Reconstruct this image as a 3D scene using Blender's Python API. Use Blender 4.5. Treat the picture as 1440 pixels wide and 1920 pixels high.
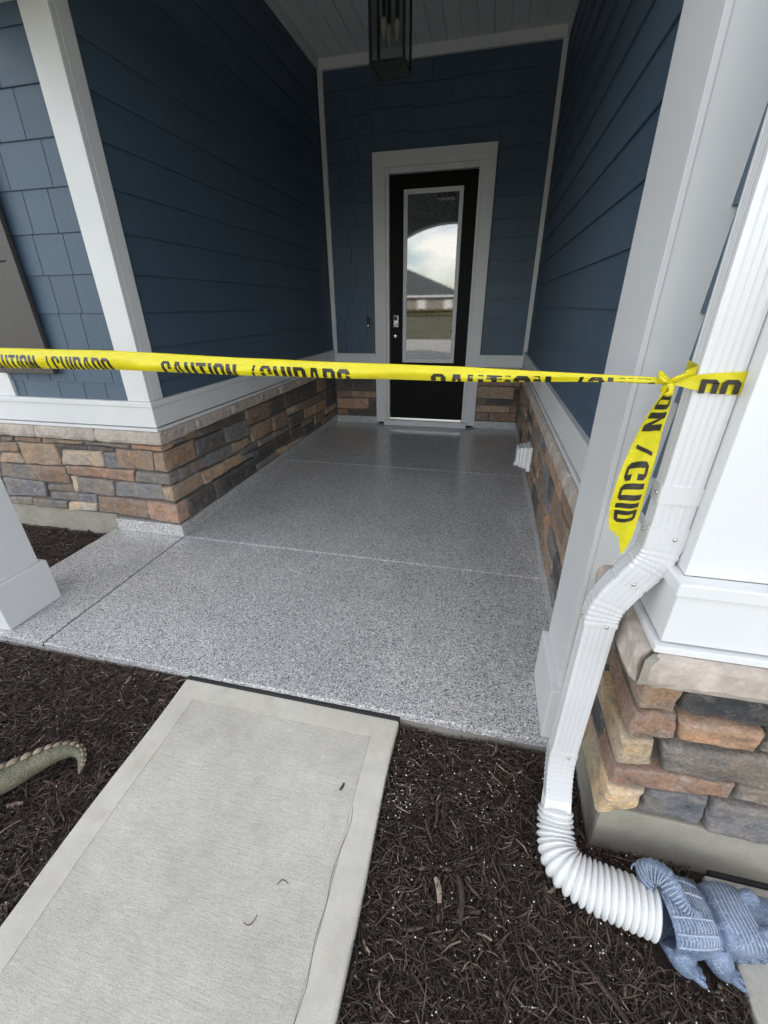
import bpy, bmesh, math, random
import numpy as np
from mathutils import Vector, Matrix, noise

for o in list(bpy.data.objects):
    bpy.data.objects.remove(o, do_unlink=True)
SC = bpy.context.scene
COL = SC.collection
R = math.radians
rng = random.Random(7)
npr = np.random.default_rng(11)

# ------------------------------------------------------------------ camera
cam_d = bpy.data.cameras.new('camera')
cam_d.sensor_fit = 'VERTICAL'
cam_d.sensor_height = 36.0
cam_d.lens = 14.676
cam_d.clip_start = 0.02
cam_d.clip_end = 1500
cam = bpy.data.objects.new('camera', cam_d)
COL.objects.link(cam)
_R = Vector((0.97386431, 0.22689877, -0.01025936))
_U = Vector((-0.09172307, 0.43420063, 0.8961343))
_F = Vector((-0.20778639, 0.8717722, -0.44366435))
mw = Matrix(((_R.x, _U.x, -_F.x, 1.890), (_R.y, _U.y, -_F.y, -2.0854), (_R.z, _U.z, -_F.z, 1.3876), (0, 0, 0, 1)))
cam.matrix_world = mw
SC.camera = cam

# ------------------------------------------------------------------ sky, sun, exposure
SUN_EL = 36.0
SUN_AZ = 12.0          # degrees from +Y (behind the house) towards +X
world = bpy.data.worlds.new('World')
SC.world = world
world.use_nodes = True
wn, wl = world.node_tree.nodes, world.node_tree.links
wn.clear()
w_out = wn.new('ShaderNodeOutputWorld')
w_bg = wn.new('ShaderNodeBackground')
w_bg.inputs['Strength'].default_value = 0.14
w_sky = wn.new('ShaderNodeTexSky')
w_sky.sky_type = 'NISHITA'
w_sky.sun_disc = False
w_sky.sun_elevation = R(SUN_EL)
w_sky.sun_rotation = R(SUN_AZ)
w_sky.air_density = 1.0
w_sky.dust_density = 0.7
w_sky.ozone_density = 1.0
w_tc = wn.new('ShaderNodeTexCoord')
w_map = wn.new('ShaderNodeMapping')
w_map.inputs['Scale'].default_value = (1.0, 1.0, 2.6)
w_map.inputs['Location'].default_value = (3.3, 1.7, 0.4)
w_noise = wn.new('ShaderNodeTexNoise')
w_noise.inputs['Scale'].default_value = 3.1
w_noise.inputs['Detail'].default_value = 7
w_noise.inputs['Roughness'].default_value = 0.55
w_ramp = wn.new('ShaderNodeValToRGB')
w_ramp.color_ramp.elements[0].position = 0.47
w_ramp.color_ramp.elements[0].color = (0, 0, 0, 1)
w_ramp.color_ramp.elements[1].position = 0.62
w_ramp.color_ramp.elements[1].color = (0.85, 0.85, 0.85, 1)
w_mix = wn.new('ShaderNodeMix')
w_mix.data_type = 'RGBA'
w_mix.inputs['B'].default_value = (15.0, 14.2, 13.1, 1)     # sunlit cumulus
wl.new(w_tc.outputs['Generated'], w_map.inputs['Vector'])
wl.new(w_map.outputs['Vector'], w_noise.inputs['Vector'])
wl.new(w_noise.outputs['Fac'], w_ramp.inputs['Fac'])
wl.new(w_ramp.outputs['Color'], w_mix.inputs['Factor'])
wl.new(w_sky.outputs['Color'], w_mix.inputs['A'])
wl.new(w_mix.outputs['Result'], w_bg.inputs['Color'])
wl.new(w_bg.outputs['Background'], w_out.inputs['Surface'])

sun_d = bpy.data.lights.new('sun', 'SUN')
sun_d.energy = 3.6
sun_d.angle = R(0.5)
sun_d.color = (1.0, 0.95, 0.88)
sun = bpy.data.objects.new('sun', sun_d)
COL.objects.link(sun)
_sd = Vector((math.sin(R(SUN_AZ)) * math.cos(R(SUN_EL)), math.cos(R(SUN_AZ)) * math.cos(R(SUN_EL)), math.sin(R(SUN_EL))))
sun.rotation_euler = _sd.to_track_quat('Z', 'Y').to_euler()
sun.location = (4, 14, 16)

SC.view_settings.view_transform = 'Standard'
SC.view_settings.look = 'None'
SC.view_settings.gamma = 1.0
SC.view_settings.use_curve_mapping = False
SC.view_settings.exposure = 1.44
SC.cycles.max_bounces = 10
SC.cycles.diffuse_bounces = 6
SC.cycles.glossy_bounces = 4
SC.cycles.transparent_max_bounces = 12
SC.cycles.use_denoising = True
SC.cycles.sample_clamp_indirect = 8.0

# ------------------------------------------------------------------ material helpers
class NT:
    def __init__(s, name, rough=0.5, color=(0.5, 0.5, 0.5)):
        s.m = bpy.data.materials.new(name)
        s.m.use_nodes = True
        s.n = s.m.node_tree.nodes
        s.l = s.m.node_tree.links
        s.b = s.n['Principled BSDF']
        s.out = s.n['Material Output']
        s.b.inputs['Roughness'].default_value = rough
        s.b.inputs['Base Color'].default_value = (*color, 1)
        s._pos = None
    def pos(s):
        if s._pos is None:
            s._pos = s.n.new('ShaderNodeNewGeometry').outputs['Position']
        return s._pos
    def mapping(s, scale, src=None, rot=(0, 0, 0)):
        m = s.n.new('ShaderNodeMapping')
        m.inputs['Scale'].default_value = scale
        m.inputs['Rotation'].default_value = rot
        s.l.new(src or s.pos(), m.inputs['Vector'])
        return m.outputs['Vector']
    def noise(s, scale, detail=4, rough=0.55, vec=None, dist=0.0):
        t = s.n.new('ShaderNodeTexNoise')
        t.inputs['Scale'].default_value = scale
        t.inputs['Detail'].default_value = detail
        t.inputs['Roughness'].default_value = rough
        t.inputs['Distortion'].default_value = dist
        s.l.new(vec or s.pos(), t.inputs['Vector'])
        return t.outputs['Fac']
    def voronoi(s, scale, feature='F1', vec=None, out='Distance'):
        t = s.n.new('ShaderNodeTexVoronoi')
        t.feature = feature
        t.inputs['Scale'].default_value = scale
        s.l.new(vec or s.pos(), t.inputs['Vector'])
        return t.outputs[out]
    def ramp(s, fac, stops, interp='LINEAR'):
        r = s.n.new('ShaderNodeValToRGB')
        r.color_ramp.interpolation = interp
        e = r.color_ramp.elements
        while len(e) < len(stops):
            e.new(0.5)
        for i, (p, c) in enumerate(stops):
            e[i].position = p
            c = (c, c, c) if isinstance(c, (int, float)) else c
            e[i].color = (*c, 1)
        s.l.new(fac, r.inputs['Fac'])
        return r.outputs['Color']
    def mix(s, fac, a, b, mode='MIX'):
        m = s.n.new('ShaderNodeMix')
        m.data_type = 'RGBA'
        m.blend_type = mode
        for k, v in (('Factor', fac), ('A', a), ('B', b)):
            if isinstance(v, (int, float)):
                if k == 'Factor':
                    m.inputs[0].default_value = v
                else:
                    m.inputs[k].default_value = (v, v, v, 1)
            elif isinstance(v, tuple):
                m.inputs[k].default_value = (*v, 1)
            else:
                s.l.new(v, m.inputs[0] if k == 'Factor' else m.inputs[k])
        return m.outputs['Result']
    def math(s, op, a, b=0.0):
        m = s.n.new('ShaderNodeMath')
        m.operation = op
        for i, v in enumerate((a, b)):
            if isinstance(v, (int, float)):
                m.inputs[i].default_value = v
            else:
                s.l.new(v, m.inputs[i])
        return m.outputs[0]
    def color(s, c):
        s.l.new(c, s.b.inputs['Base Color'])
    def rough(s, c):
        s.l.new(c, s.b.inputs['Roughness'])
    def bump(s, h, strength=0.3, dist=0.01, prev=None):
        b = s.n.new('ShaderNodeBump')
        b.inputs['Strength'].default_value = strength
        b.inputs['Distance'].default_value = dist
        s.l.new(h, b.inputs['Height'])
        if prev is not None:
            s.l.new(prev, b.inputs['Normal'])
        s.l.new(b.outputs['Normal'], s.b.inputs['Normal'])
        return b.outputs['Normal']
    def coat(s, w, r):
        s.b.inputs['Coat Weight'].default_value = w
        s.b.inputs['Coat Roughness'].default_value = r

MAT = {}

def mk_white(name, base, rough, peel=0.12, dirt=0.06):
    t = NT(name, rough)
    d = t.noise(2.3, 5)
    d2 = t.noise(60, 3)
    c = t.mix(t.ramp(d, [(0.35, 1 - dirt), (0.7, 1.0)]), (0, 0, 0), base, 'MIX')
    spots = t.ramp(t.noise(38, 2, 0.5), [(0.74, 1.0), (0.80, 0.90)])
    t.color(t.mix(1.0, c, spots, 'MULTIPLY'))
    t.bump(d2, peel, 0.002)
    MAT[name] = t.m
mk_white('white_trim', (0.70, 0.70, 0.69), 0.42)
mk_white('white_ceiling', (0.72, 0.72, 0.70), 0.5)
mk_white('white_metal', (0.64, 0.64, 0.635), 0.20, 0.02, 0.05)
mk_white('white_vinyl', (0.74, 0.74, 0.72), 0.38, 0.03, 0.08)
mk_white('white_plastic', (0.80, 0.80, 0.78), 0.35, 0.02, 0.05)
MAT['white_metal'].node_tree.nodes['Principled BSDF'].inputs['Coat Weight'].default_value = 0.5
MAT['white_metal'].node_tree.nodes['Principled BSDF'].inputs['Coat Roughness'].default_value = 0.22

# lap siding and shingles: navy fibre cement with a faint wood grain
def mk_navy(name, grain_scale):
    t = NT(name, 0.52)
    g = t.noise(1.0, 6, 0.6, t.mapping(grain_scale))
    big = t.noise(1.1, 3)
    rnd = t.n.new('ShaderNodeObjectInfo').outputs['Random']
    c = t.mix(t.ramp(g, [(0.3, 0.0), (0.7, 1.0)]), (0.057, 0.092, 0.132), (0.069, 0.109, 0.154))
    c = t.mix(1.0, c, t.ramp(big, [(0.3, 0.92), (0.7, 1.05)]), 'MULTIPLY')
    c = t.mix(1.0, c, t.ramp(rnd, [(0.0, 0.93), (1.0, 1.05)]), 'MULTIPLY')
    t.color(c)
    t.bump(g, 0.22, 0.003)
    MAT[name] = t.m
mk_navy('navy_lap', (14, 14, 120))
mk_navy('navy_shingle', (130, 130, 14))

# ledgestone: every stone's own tint comes from its object colour
t = NT('ledgestone', 0.9)
oi = t.n.new('ShaderNodeObjectInfo')
n1 = t.noise(6.5, 6, 0.62)
n2 = t.noise(23, 8, 0.66)
n3 = t.noise(120, 6, 0.72)
n4 = t.noise(11, 7, 0.65, t.mapping((1, 1, 1.8)), 0.6)
warm = t.mix(1.0, oi.outputs['Color'], (1.30, 1.06, 0.82), 'MULTIPLY')
cool = t.mix(1.0, oi.outputs['Color'], (0.50, 0.54, 0.60), 'MULTIPLY')
pale = t.mix(0.55, oi.outputs['Color'], (0.50, 0.46, 0.41))
c = t.mix(t.ramp(n1, [(0.38, 0.0), (0.62, 1.0)]), oi.outputs['Color'], warm)
c = t.mix(t.ramp(n4, [(0.50, 0.0), (0.70, 0.85)]), c, cool)
c = t.mix(t.ramp(t.noise(15, 7, 0.7), [(0.54, 0.0), (0.72, 0.75)]), c, pale)
geo = t.n.new('ShaderNodeNewGeometry')
c = t.mix(t.ramp(geo.outputs['Pointiness'], [(0.50, 0.0), (0.60, 0.55)]), c, pale)
c = t.mix(1.0, c, t.ramp(n2, [(0.25, 0.72), (0.75, 1.26)]), 'MULTIPLY')
c = t.mix(1.0, c, t.ramp(n3, [(0.30, 0.66), (0.70, 1.28)]), 'MULTIPLY')
t.color(c)
bn = t.bump(n2, 1.0, 0.016)
t.bump(n3, 1.0, 0.006, bn)
MAT['ledgestone'] = t.m

t = NT('cap_stone', 0.85)
n1, n2, n3 = t.noise(9, 5), t.noise(40, 6, 0.6), t.noise(160, 3)
c = t.mix(t.ramp(n1, [(0.35, 0), (0.65, 1)]), (0.37, 0.315, 0.27), (0.50, 0.43, 0.365))
c = t.mix(1.0, c, t.ramp(n2, [(0.3, 0.82), (0.7, 1.12)]), 'MULTIPLY')
t.color(c)
bn = t.bump(n2, 0.5, 0.006)
t.bump(n3, 0.3, 0.0015, bn)
MAT['cap_stone'] = t.m

def mk_concrete(name, a, b, bump=0.35, rough=0.9, sc=1.0):
    t = NT(name, rough)
    n1, n2, n3 = t.noise(3.2 * sc, 6), t.noise(26 * sc, 6, 0.6), t.noise(240 * sc, 3, 0.6)
    c = t.mix(t.ramp(n1, [(0.3, 0), (0.7, 1)]), a, b)
    c = t.mix(1.0, c, t.ramp(n2, [(0.3, 0.90), (0.7, 1.06)]), 'MULTIPLY')
    c = t.mix(1.0, c, t.ramp(n3, [(0.3, 0.86), (0.7, 1.08)]), 'MULTIPLY')
    t.color(c)
    bn = t.bump(n2, bump, 0.004)
    t.bump(n3, bump, 0.0012, bn)
    MAT[name] = t.m
    return t
mk_concrete('mortar', (0.105, 0.092, 0.080), (0.155, 0.137, 0.118), 0.6)
mk_concrete('foundation', (0.26, 0.24, 0.19), (0.36, 0.335, 0.275), 0.3)
mk_concrete('slab_concrete', (0.20, 0.185, 0.155), (0.30, 0.275, 0.235), 0.4)
mk_concrete('pad_concrete', (0.40, 0.375, 0.325), (0.50, 0.47, 0.41), 0.3)
mk_concrete('road', (0.42, 0.40, 0.36), (0.5, 0.48, 0.43), 0.2)
mk_concrete('dark_filler', (0.012, 0.012, 0.012), (0.025, 0.024, 0.023), 0.4)

# walkway: smooth trowelled border, broomed panel
def mk_walk(name, broom):
    t = NT(name, 0.88)
    n1, n2 = t.noise(2.6, 6), t.noise(14, 6, 0.62)
    n3 = t.noise(330, 3, 0.6)
    c = t.mix(t.ramp(n1, [(0.3, 0), (0.7, 1)]), (0.53, 0.495, 0.42), (0.63, 0.595, 0.51))
    c = t.mix(1.0, c, t.ramp(n2, [(0.28, 0.88), (0.72, 1.07)]), 'MULTIPLY')
    rust = t.ramp(t.noise(6.5, 4, 0.55), [(0.56, 0.0), (0.74, 0.55)])
    if not broom:
        c = t.mix(rust, c, (0.44, 0.36, 0.25))
    c = t.mix(1.0, c, t.ramp(n3, [(0.28, 0.80 if broom else 0.90), (0.72, 1.16)]), 'MULTIPLY')
    if broom:
        g = t.noise(1.0, 4, 0.75, t.mapping((26, 230, 20), rot=(0, 0, R(2))))
        c = t.mix(1.0, c, t.ramp(g, [(0.34, 0.90), (0.60, 1.03)]), 'MULTIPLY')
        pits = t.ramp(t.noise(300, 3, 0.6), [(0.30, 0.66), (0.40, 1.0)])
        c = t.mix(1.0, c, pits, 'MULTIPLY')
        bn = t.bump(g, 0.45, 0.003)
        t.bump(n3, 0.5, 0.0015, bn)
    else:
        t.bump(n3, 0.25, 0.001)
    t.color(c)
    MAT[name] = t.m
mk_walk('walk_border', False)
mk_walk('walk_broomed', True)

# polyaspartic flake floor under a clear coat
def mk_flake(name, gain, coat):
    t = NT(name, 0.55)
    v = t.voronoi(265, vec=t.mapping((1, 1, 1)), out='Color')
    sep = t.n.new('ShaderNodeSeparateColor')
    t.l.new(v, sep.inputs['Color'])
    g = gain
    def k(v, w=0.0): return (v * g * (1 - w), v * g, v * g * (1 + w))
    c = t.ramp(sep.outputs[0], [(0.0, k(0.03)), (0.09, k(0.20, 0.02)), (0.22, k(0.34, 0.02)), (0.46, k(0.42, -0.06)), (0.72, k(0.52, -0.04)), (0.90, k(0.74, -0.02))], 'CONSTANT')
    c = t.mix(1.0, c, t.ramp(t.noise(3, 4), [(0.3, 0.92), (0.7, 1.06)]), 'MULTIPLY')
    t.color(c)
    t.coat(coat, 0.17)
    b = t.n.new('ShaderNodeBump')
    b.inputs['Strength'].default_value = 0.16
    b.inputs['Distance'].default_value = 0.0012
    t.l.new(t.noise(210, 2), b.inputs['Height'])
    t.l.new(b.outputs['Normal'], t.b.inputs['Coat Normal'])
    t.l.new(b.outputs['Normal'], t.b.inputs['Normal'])
    MAT[name] = t.m
mk_flake('flake', 1.12, 1.0)
mk_flake('flake_joint', 1.7, 0.6)  # paler flake: light caught on joint edges, and chips, put into the colour

# soil under the mulch, and the shreds themselves
t = NT('mulch_soil', 0.95)
n = t.noise(70, 6, 0.7)
t.color(t.ramp(n, [(0.3, (0.016, 0.011, 0.008)), (0.7, (0.070, 0.047, 0.034))]))
t.bump(n, 1.0, 0.02)
MAT['mulch_soil'] = t.m
t = NT('bark_shreds', 0.62)
at = t.n.new('ShaderNodeAttribute')
at.attribute_name = 'tone'
c = t.ramp(at.outputs['Fac'], [(0.0, (0.018, 0.012, 0.009)), (0.35, (0.056, 0.037, 0.027)), (0.7, (0.120, 0.080, 0.058)), (0.9, (0.200, 0.140, 0.103)), (1.0, (0.38, 0.30, 0.23))])
g = t.noise(160, 3, 0.7)
t.color(t.mix(1.0, c, t.ramp(g, [(0.3, 0.65), (0.7, 1.25)]), 'MULTIPLY'))
t.bump(g, 0.5, 0.003)
MAT['bark_shreds'] = t.m
t = NT('wood_pale', 0.8)
n = t.noise(90, 4)
t.color(t.ramp(n, [(0.3, (0.20, 0.15, 0.11)), (0.7, (0.42, 0.34, 0.27))]))
t.bump(n, 0.5, 0.003)
MAT['wood_pale'] = t.m
t = NT('wood_dark', 0.8)
n = t.noise(120, 4)
t.color(t.ramp(n, [(0.3, (0.022, 0.016, 0.012)), (0.7, (0.075, 0.055, 0.042))]))
t.bump(n, 0.6, 0.003)
MAT['wood_dark'] = t.m
MAT['pellet'] = NT('pellet', 0.6, (0.80, 0.79, 0.76)).m
MAT['debris'] = NT('debris', 0.8, (0.035, 0.028, 0.024)).m
MAT['leaf'] = NT('leaf', 0.6, (0.34, 0.20, 0.06)).m

t = NT('grass', 0.9)
n, n2 = t.noise(0.35, 6), t.noise(40, 4, 0.7)
c = t.mix(t.ramp(n, [(0.35, 0), (0.65, 1)]), (0.075, 0.085, 0.030), (0.135, 0.120, 0.055))
t.color(t.mix(1.0, c, t.ramp(n2, [(0.3, 0.6), (0.7, 1.3)]), 'MULTIPLY'))
t.bump(n2, 1.0, 0.05)
MAT['grass'] = t.m
t = NT('roof_shingle', 0.9)
n = t.noise(26, 3, 0.6, t.mapping((1, 1, 3)))
t.color(t.ramp(n, [(0.3, (0.045, 0.046, 0.050)), (0.7, (0.095, 0.095, 0.10))]))
t.bump(n, 0.5, 0.02)
MAT['roof_shingle'] = t.m
t = NT('house_brick', 0.85)
n = t.noise(12, 4)
t.color(t.ramp(n, [(0.3, (0.20, 0.165, 0.135)), (0.7, (0.33, 0.28, 0.23))]))
MAT['house_brick'] = t.m
MAT['dark_window'] = NT('dark_window', 0.08, (0.02, 0.023, 0.028)).m

# door
t = NT('door_paint', 0.5)
g = t.noise(1.0, 5, 0.65, t.mapping((150, 150, 7)))
t.color(t.ramp(g, [(0.3, (0.0045, 0.004, 0.004)), (0.7, (0.009, 0.008, 0.008))]))
t.bump(g, 0.30, 0.003)
t.b.inputs['Specular IOR Level'].default_value = 0.12
MAT['door_paint'] = t.m
t = NT('rain_glass', 0.015, (0.012, 0.014, 0.015))
t.b.inputs['IOR'].default_value = 2.5
t.b.inputs['Specular IOR Level'].default_value = 0.5
g = t.noise(1.0, 3, 0.75, t.mapping((170, 170, 55)))
t.color(t.ramp(g, [(0.42, (0.010, 0.012, 0.012)), (0.68, (0.20, 0.21, 0.21))]))  # pale flecks in the colour stand in for light scattered by the glass
t.bump(g, 0.022, 0.0010)
MAT['rain_glass'] = t.m
MAT['nickel'] = NT('nickel', 0.24, (0.62, 0.60, 0.56)).m
MAT['nickel'].node_tree.nodes['Principled BSDF'].inputs['Metallic'].default_value = 1
MAT['black_metal'] = NT('black_metal', 0.42, (0.012, 0.012, 0.013)).m
MAT['shutter'] = NT('shutter', 0.5, (0.060, 0.052, 0.046)).m
MAT['bulb'] = NT('bulb', 0.12, (0.75, 0.70, 0.58)).m
MAT['candle'] = NT('candle', 0.5, (0.015, 0.015, 0.015)).m
MAT['led_white'] = NT('led_white', 0.3, (0.85, 0.85, 0.85)).m

def mk_seeded():
    m = bpy.data.materials.new('seeded_glass')
    m.use_nodes = True
    n, l = m.node_tree.nodes, m.node_tree.links
    n.remove(n['Principled BSDF'])
    tr = n.new('ShaderNodeBsdfTransparent')
    tr.inputs['Color'].default_value = (0.66, 0.68, 0.67, 1)
    gl = n.new('ShaderNodeBsdfGlossy')
    gl.inputs['Roughness'].default_value = 0.06
    geo = n.new('ShaderNodeNewGeometry')
    no = n.new('ShaderNodeTexNoise')
    no.inputs['Scale'].default_value = 38
    no.inputs['Detail'].default_value = 2
    bu = n.new('ShaderNodeBump')
    bu.inputs['Strength'].default_value = 0.5
    bu.inputs['Distance'].default_value = 0.006
    fr = n.new('ShaderNodeFresnel')
    fr.inputs['IOR'].default_value = 1.5
    mx = n.new('ShaderNodeMixShader')
    l.new(geo.outputs['Position'], no.inputs['Vector'])
    l.new(no.outputs['Fac'], bu.inputs['Height'])
    l.new(bu.outputs['Normal'], gl.inputs['Normal'])
    l.new(bu.outputs['Normal'], fr.inputs['Normal'])
    l.new(fr.outputs['Fac'], mx.inputs['Fac'])
    l.new(tr.outputs[0], mx.inputs[1])
    l.new(gl.outputs[0], mx.inputs[2])
    l.new(mx.outputs[0], n['Material Output'].inputs['Surface'])
    MAT['seeded_glass'] = m
mk_seeded()

# caution tape film
t = NT('tape_yellow', 0.30, (0.80, 0.70, 0.014))
n = t.noise(26, 4, 0.6, t.mapping((1, 1, 3)))
t.color(t.ramp(n, [(0.3, (0.74, 0.645, 0.012)), (0.7, (0.85, 0.77, 0.022))]))
t.bump(n, 0.35, 0.006)
tl = t.n.new('ShaderNodeBsdfTranslucent')
tl.inputs['Color'].default_value = (0.80, 0.66, 0.02, 1)
mx = t.n.new('ShaderNodeMixShader')
mx.inputs['Fac'].default_value = 0.30
t.l.new(t.b.outputs[0], mx.inputs[1])
t.l.new(tl.outputs[0], mx.inputs[2])
t.l.new(mx.outputs[0], t.out.inputs['Surface'])
MAT['tape_yellow'] = t.m
MAT['tape_print'] = NT('tape_print', 0.32, (0.020, 0.016, 0.010)).m

# statues
def mk_reptile(name, dark, mid, light, scale, metallic, rough):
    t = NT(name, rough)
    tc = t.n.new('ShaderNodeTexCoord').outputs['Object']
    v = t.voronoi(scale, 'F1', tc)
    n = t.noise(16, 4, 0.6, tc)
    n2 = t.noise(90, 3, 0.6, tc)
    c = t.mix(t.ramp(n, [(0.3, 0), (0.7, 1)]), dark, mid)
    edge = t.ramp(v, [(0.18, 1.0), (0.55, 0.0)])
    lite = t.math('MULTIPLY', edge, t.ramp(n2, [(0.42, 0.0), (0.66, 1.0)]))
    t.color(t.mix(lite, c, light))
    t.b.inputs['Metallic'].default_value = metallic
    inv = t.math('SUBTRACT', 1.0, v)
    bn = t.bump(inv, 0.6, 0.003)
    t.bump(n2, 0.25, 0.002, bn)
    MAT[name] = t.m
mk_reptile('blue_silver', (0.10, 0.14, 0.22), (0.22, 0.28, 0.39), (0.55, 0.61, 0.71), 330, 0.2, 0.40)
mk_reptile('olive_resin', (0.075, 0.075, 0.045), (0.16, 0.15, 0.095), (0.22, 0.20, 0.13), 170, 0.0, 0.6)
mk_reptile('silver_ridge', (0.30, 0.36, 0.46), (0.45, 0.51, 0.61), (0.66, 0.71, 0.78), 500, 0.2, 0.4)
MAT['tan_scute'] = NT('tan_scute', 0.6, (0.24, 0.185, 0.125)).m
t = NT('tan_scute', 0.62)
n = t.noise(60, 4)
t.color(t.ramp(n, [(0.3, (0.15, 0.115, 0.075)), (0.7, (0.33, 0.26, 0.18))]))
t.bump(n, 0.5, 0.003)
MAT['tan_scute'] = t.m

# ------------------------------------------------------------------ object helpers
def tag(o, label=None, cat=None, group=None, kind=None):
    if label: o['label'] = label
    if cat: o['category'] = cat
    if group: o['group'] = group
    if kind: o['kind'] = kind
    return o

def link(name, me, mat, parent=None, smooth=False):
    o = bpy.data.objects.new(name, me)
    COL.objects.link(o)
    if mat is not None and not me.materials:
        me.materials.append(MAT[mat] if isinstance(mat, str) else mat)
    if parent is not None:
        o.parent = parent
        pm = parent.matrix_basis.copy()
        p = parent.parent
        while p is not None:
            pm = p.matrix_basis @ pm
            p = p.parent
        o.matrix_parent_inverse = pm.inverted()
    if smooth:
        me.polygons.foreach_set('use_smooth', [True] * len(me.polygons))
    return o

def empty(name, loc=(0, 0, 0), parent=None):
    o = bpy.data.objects.new(name, None)
    o.empty_display_size = 0.1
    COL.objects.link(o)
    o.location = loc
    if parent is not None:
        o.parent = parent
    return o

class MB:
    def __init__(s):
        s.v, s.f = [], []
    def box(s, x0, x1, y0, y1, z0, z1):
        b = len(s.v)
        s.v += [(x0, y0, z0), (x1, y0, z0), (x1, y1, z0), (x0, y1, z0), (x0, y0, z1), (x1, y0, z1), (x1, y1, z1), (x0, y1, z1)]
        s.f += [tuple(b + i for i in q) for q in ((3, 2, 1, 0), (4, 5, 6, 7), (0, 1, 5, 4), (1, 2, 6, 5), (2, 3, 7, 6), (3, 0, 4, 7))]
        return s
    def poly(s, pts):
        b = len(s.v)
        s.v += [tuple(p) for p in pts]
        s.f.append(tuple(range(b, b + len(pts))))
        return s
    def prism(s, pts, d):
        """closed polygon pts (3D) extruded by vector d"""
        b, n = len(s.v), len(pts)
        d = Vector(d)
        s.v += [tuple(p) for p in pts] + [tuple(Vector(p) + d) for p in pts]
        s.f.append(tuple(range(b + n - 1, b - 1, -1)))
        s.f.append(tuple(range(b + n, b + 2 * n)))
        for i in range(n):
            j = (i + 1) % n
            s.f.append((b + i, b + j, b + n + j, b + n + i))
        return s
    def rings(s, rings, closed=True, cap0=True, cap1=True):
        b, m = len(s.v), len(rings[0])
        for r in rings:
            s.v += [tuple(p) for p in r]
        for i in range(len(rings) - 1):
            for j in range(m if closed else m - 1):
                k = (j + 1) % m
                s.f.append((b + i * m + j, b + i * m + k, b + (i + 1) * m + k, b + (i + 1) * m + j))
        if cap0: s.f.append(tuple(b + j for j in reversed(range(m))))
        if cap1: s.f.append(tuple(b + (len(rings) - 1) * m + j for j in range(m)))
        return s
    def mesh(s, name='m', fix=True):
        me = bpy.data.meshes.new(name)
        me.from_pydata(s.v, [], s.f)
        if fix:
            bm = bmesh.new()
            bm.from_mesh(me)
            bmesh.ops.recalc_face_normals(bm, faces=bm.faces)
            bm.to_mesh(me)
            bm.free()
        me.update()
        return me
    def build(s, name, mat, parent=None, smooth=False, bevel=0.0, seg=2):
        me = s.mesh(name)
        if bevel > 0:
            bm = bmesh.new()
            bm.from_mesh(me)
            ed = [e for e in bm.edges if len(e.link_faces) == 2 and e.calc_face_angle(0) > 0.5]
            bmesh.ops.bevel(bm, geom=ed, offset=bevel, segments=seg, profile=0.6, affect='EDGES')
            bm.to_mesh(me)
            bm.free()
        return link(name, me, mat, parent, smooth)

def bx(name, x0, x1, y0, y1, z0, z1, mat, parent, bev=0.003):
    return MB().box(x0, x1, y0, y1, z0, z1).build(name, mat, parent, bevel=bev)

def tube_rings(path, radii, m=12, flat=1.0, up=(0, 0, 1)):
    """rings round a polyline, parallel-transport frame; radii scalar per point"""
    P = [Vector(p) for p in path]
    out = []
    T = [(P[min(i + 1, len(P) - 1)] - P[max(i - 1, 0)]).normalized() for i in range(len(P))]
    n = Vector(up) - T[0] * T[0].dot(Vector(up))
    if n.length < 1e-3:
        n = Vector((1, 0, 0)) - T[0] * T[0].x
    n.normalize()
    for i, p in enumerate(P):
        n = (n - T[i] * T[i].dot(n)).normalized()
        b = T[i].cross(n)
        r = radii[i]
        out.append([p + n * (math.cos(a) * r * flat) + b * (math.sin(a) * r) for a in [2 * math.pi * k / m for k in range(m)]])
    return out

def spline(pts, n):
    """Catmull-Rom through pts (tuples of any length), n samples per span"""
    P = [np.array(p, float) for p in pts]
    P = [2 * P[0] - P[1]] + P + [2 * P[-1] - P[-2]]
    out = []
    for i in range(1, len(P) - 2):
        for k in range(n):
            u = k / n
            a, b, c, d = P[i - 1:i + 3]
            out.append(0.5 * ((2 * b) + (-a + c) * u + (2 * a - 5 * b + 4 * c - d) * u * u + (-a + 3 * b - 3 * c + d) * u ** 3))
    out.append(P[-2])
    return [tuple(float(x) for x in q) for q in out]

def lerp(a, b, t):
    return a + (b - a) * t

def interp(x, tab):
    return float(np.interp(x, [p[0] for p in tab], [p[1] for p in tab]))

# ================================================================== GROUND, SLAB, WALK
WALKZ, MULZ = -0.030, -0.070
# lawn: one sheet to the horizon
tag(MB().poly([(-400, -400, -0.12), (400, -400, -0.12), (400, 400, -0.12), (-400, 400, -0.12)]).build('ground', 'grass'), 'flat lawn reaching out past the street', 'lawn', kind='structure')

def mz(x, y):
    """height of the mulch surface"""
    z = MULZ + 0.014 * noise.noise((x * 5, y * 5, 3.1)) + 0.006 * noise.noise((x * 17, y * 17, 9.0))
    z += 0.012 * math.exp(-((x - 0.60) / 0.14) ** 2 - ((y + 1.05) / 0.10) ** 2)
    if y < -1.0 and x < 0.8:
        z += 0.022 * math.exp((y + 1.02) / 0.07)
    return z

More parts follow.
